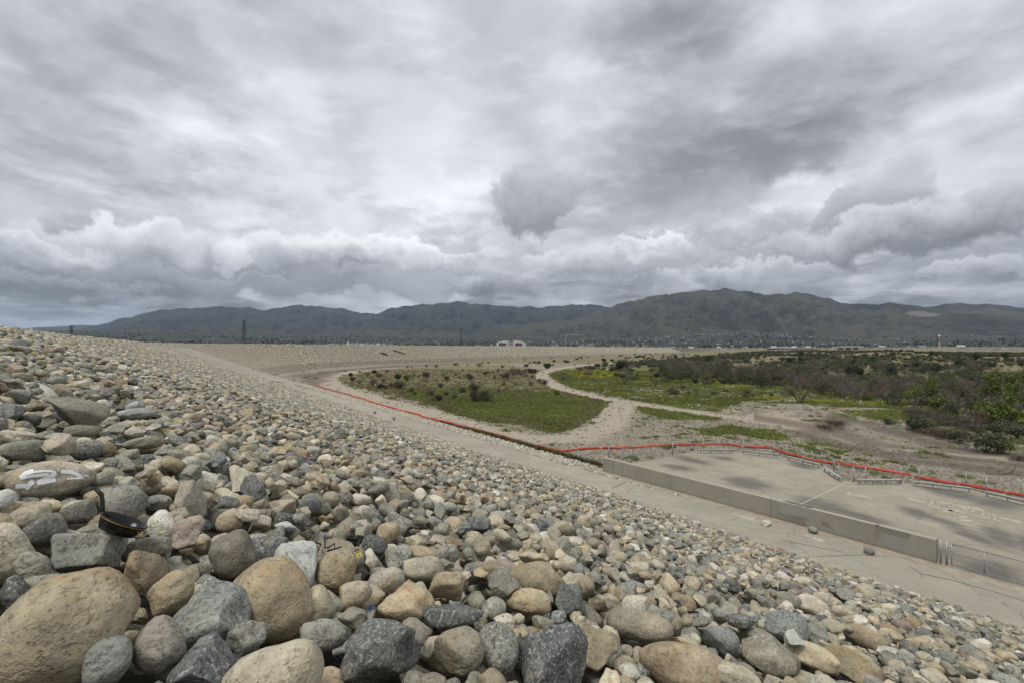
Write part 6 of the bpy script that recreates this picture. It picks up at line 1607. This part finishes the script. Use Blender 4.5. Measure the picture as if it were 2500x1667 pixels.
# frying pan, tipped on its side among the stones
def frying_pan():
    C = slope_pt(*slope_uv(304, 1268, .42)[:2], .42); view = C / np.linalg.norm(C)
    def at(px, py): d = ray(px, py); return d / (d @ CF) * (C @ CF)
    a = at(362, 1296) - at(258, 1250); a /= np.linalg.norm(a)                       # along the rim in the picture
    toview = -view; n = np.array([0, 0, 1.0]) * .92 + toview * -.33 + a * .05; n -= a * (n @ a); n /= np.linalg.norm(n); b_ = np.cross(n, a)   # n: opening
    r0, r1, h = .130, .103, .072
    BLK = simple_mat('black_enamel', (.012, .012, .012), .22, 0, .1, 4); GOLD = simple_mat('brass_rim', (.26, .19, .06), .5, .5, .1, 8); HND = simple_mat('black_handle', (.015, .015, .015), .45)
    t = thing('frying_pan', 'black frying pan with a thin brass coloured rim line lying among the stones', 'pan', tuple(C)); m = MB(); N = 40
    prof = [(r1 * .05, -h), (r1, -h), (r1 + (r0 - r1) * .5, -h * .55), (r0, 0), (r0 + .004, .003), (r0 - .006, .002), (r1 + (r0 - r1) * .4, -h * .5), (r1 - .006, -h + .006), (.005, -h + .006)]
    P = [[(a * math.cos(2 * PI * k / N) + b_ * math.sin(2 * PI * k / N)) * r + n * z for k in range(N)] for r, z in prof]
    m.add([q for ring in P for q in ring], [(i * N + k, i * N + (k + 1) % N, (i + 1) * N + (k + 1) % N, (i + 1) * N + k) for i in range(len(prof) - 1) for k in range(N)])
    m.build('bowl', BLK, t, True)
    m = MB(); m.tube([(a * math.cos(2 * PI * k / N) + b_ * math.sin(2 * PI * k / N)) * (r0 + .003) + n * -.006 for k in range(N + 1)], .0028, 6); m.build('rim_line', GOLD, t, True)
    e = -a * .93 - b_ * .1; e /= np.linalg.norm(e)
    pts = [e * (r0 - .005) - n * .012, e * (r0 + .018) + n * .012, e * (r0 + .040) + n * .045, e * (r0 + .072) + n * .080, e * (r0 + .125) + n * .098]
    m = MB(); m.tube(pts, [.010, .012, .0115, .0125, .012], 10); m.build('handle', HND, t, True)
    for k in (-1, 1):
        q = a * r0 * .93 - b_ * r0 * .25 * k - n * .02; m = MB(); m.tube([q, q + a * .014 - n * .004, q + a * .016 - n * .022], .004, 6); m.build('rivet_loop', GOLD, t)
frying_pan()
# yellow carton with a brown top, black strap, blue scrap, stick
def lift(px, py, h): return slope_pt(*slope_uv(px, py, h)[:2], h)
def carton():
    C = lift(876, 1352, .36); view = C / np.linalg.norm(C); right = np.cross(view, [0, 0, 1]); right /= np.linalg.norm(right); up = np.cross(right, view)
    ro = math.radians(20); A = right * math.cos(ro) - up * -math.sin(ro); U = up * math.cos(ro) - right * math.sin(ro); A = np.cross(U, -view); A /= np.linalg.norm(A); k = (C @ CF) / FPX
    Y = simple_mat('yellow_card', (.46, .40, .04), .5, 0, .05, 9); B = simple_mat('brown_card', (.10, .045, .02), .6); BL = simple_mat('blue_print', (.06, .10, .30), .5); WH = simple_mat('white_print', (.7, .7, .7), .5); ax = np.array([A, -view, U])
    t = thing('carton', 'small yellow carton with a brown top wedged between stones', 'carton', tuple(C))
    m = MB(); m.box((0, 0, 0), (16 * k, .03, 17 * k), ax); m.build('box', Y, t)
    m = MB(); m.box(U * 10.5 * k - A * 1 * k, (11 * k, .026, 6 * k), ax); m.build('lid', B, t)
    m = MB(); m.box(-U * 1.5 * k + -view * .0165 + A * .5 * k, (7 * k, .002, 7 * k), ax); m.build('print', WH, t)
    m = MB(); m.box(-U * 1.5 * k + -view * .0185 + A * .5 * k, (4 * k, .002, 4.5 * k), ax); m.build('print', BL, t)
    m = MB(); m.box(U * 5 * k + -view * .0165, (11 * k, .002, 1.2 * k), ax); m.build('print', B, t)
carton()
STR = simple_mat('black_strap', (.018, .018, .02), .6)
Zs = lambda a, b_: (720 + a / 7.468, 1280 + b_ / 7.468)
t = thing('strap', 'black cord tangled over the stones near the yellow carton', 'strap', tuple(lift(775, 1320, .27)))
for pts in ([(80, 165), (180, 225), (290, 290), (480, 355), (440, 440), (395, 550)], [(540, 200), (545, 300), (550, 420), (600, 420), (720, 340), (725, 440), (590, 480)], [(590, 470), (700, 450), (850, 400)]):
    m = MB(); m.tube([rel(t, lift(*Zs(*p), .27 + .02 * math.sin(i * 2.1))) for i, p in enumerate(pts)], .0065, 6); m.build('cord', STR, t, True)
t = thing('plastic_scrap', 'bright blue plastic scrap wedged between stones', 'scrap', tuple(lift(906, 1482, .16))); m = MB(); g_ = np.random.default_rng(2)
vs = [np.array([g_.uniform(-.022, .022), g_.uniform(-.02, .02), g_.uniform(-.03, .03)]) for _ in range(8)]; m.add(vs, [(0, 1, 2), (2, 3, 4), (4, 5, 6), (6, 7, 0), (1, 3, 5), (0, 2, 4)]); m.build('sheet', simple_mat('blue_plastic', (.03, .14, .42), .4), t)
t = thing('stick', 'short pale bleached stick lying on the stones', 'stick', tuple(lift(715, 1208, .30))); m = MB(); m.tube([rel(t, lift(728, 1216, .34)), rel(t, lift(716, 1209, .35)), rel(t, lift(706, 1199, .36))], [.02, .022, .017], 7); m.build('branch', simple_mat('bleached_wood', (.42, .40, .28), .8), t)
# drift on the far dam slope: two dark washed out patches and a branch on the mud
WOOD = simple_mat('grey_driftwood', (.14, .12, .10), .9)
P = hit(2445, 1157); t = thing('driftwood', 'curved grey dead branch lying on the mud beside the boom', 'branch', tuple(P)); k = (P @ CF) / FPX; e = np.array([CR[0], CR[1], 0])
for pts in ([(-38, 3), (-20, 0), (0, 1), (18, 4), (30, 9), (34, 18)], [(10, 1), (22, 3), (31, 8)], [(24, 5), (27, 14)]):
    m = MB(); m.tube([e * a * k + np.array([0, 0, b_ * k]) for a, b_ in pts], [.05] * len(pts), 5); m.build('limb', WOOD, t)
for px, py, w, h, lab in [(937, 865, 14, 5, 'dark washed out hollow with dead brush on the far dam slope'), (975, 861, 28, 4, 'long slanting dark streak of dead brush on the far dam slope')]:
    P = hit(px, py); t = thing('dead_brush', lab, 'brush', tuple(P)); k = (P @ CF) / FPX; m = MB(); g_ = np.random.default_rng(px)
    for q in range(420):
        f = g_.uniform(-1, 1); b0 = e * f * w / 2 * k + np.array([0, 0, (-f * h * .7 if w > 20 else 0) * k]) + g_.normal(0, .5, 3); p0 = P + b0; b0[2] = float(ground_z(p0[0], p0[1])) - P[2] + .1
        blade(m, b0, b0 + np.array([g_.normal(0, .7), g_.normal(0, .7), g_.uniform(.3, 1.3)]), .10, g_)
    m.build('twigs', BURNT, t)

order_labels()
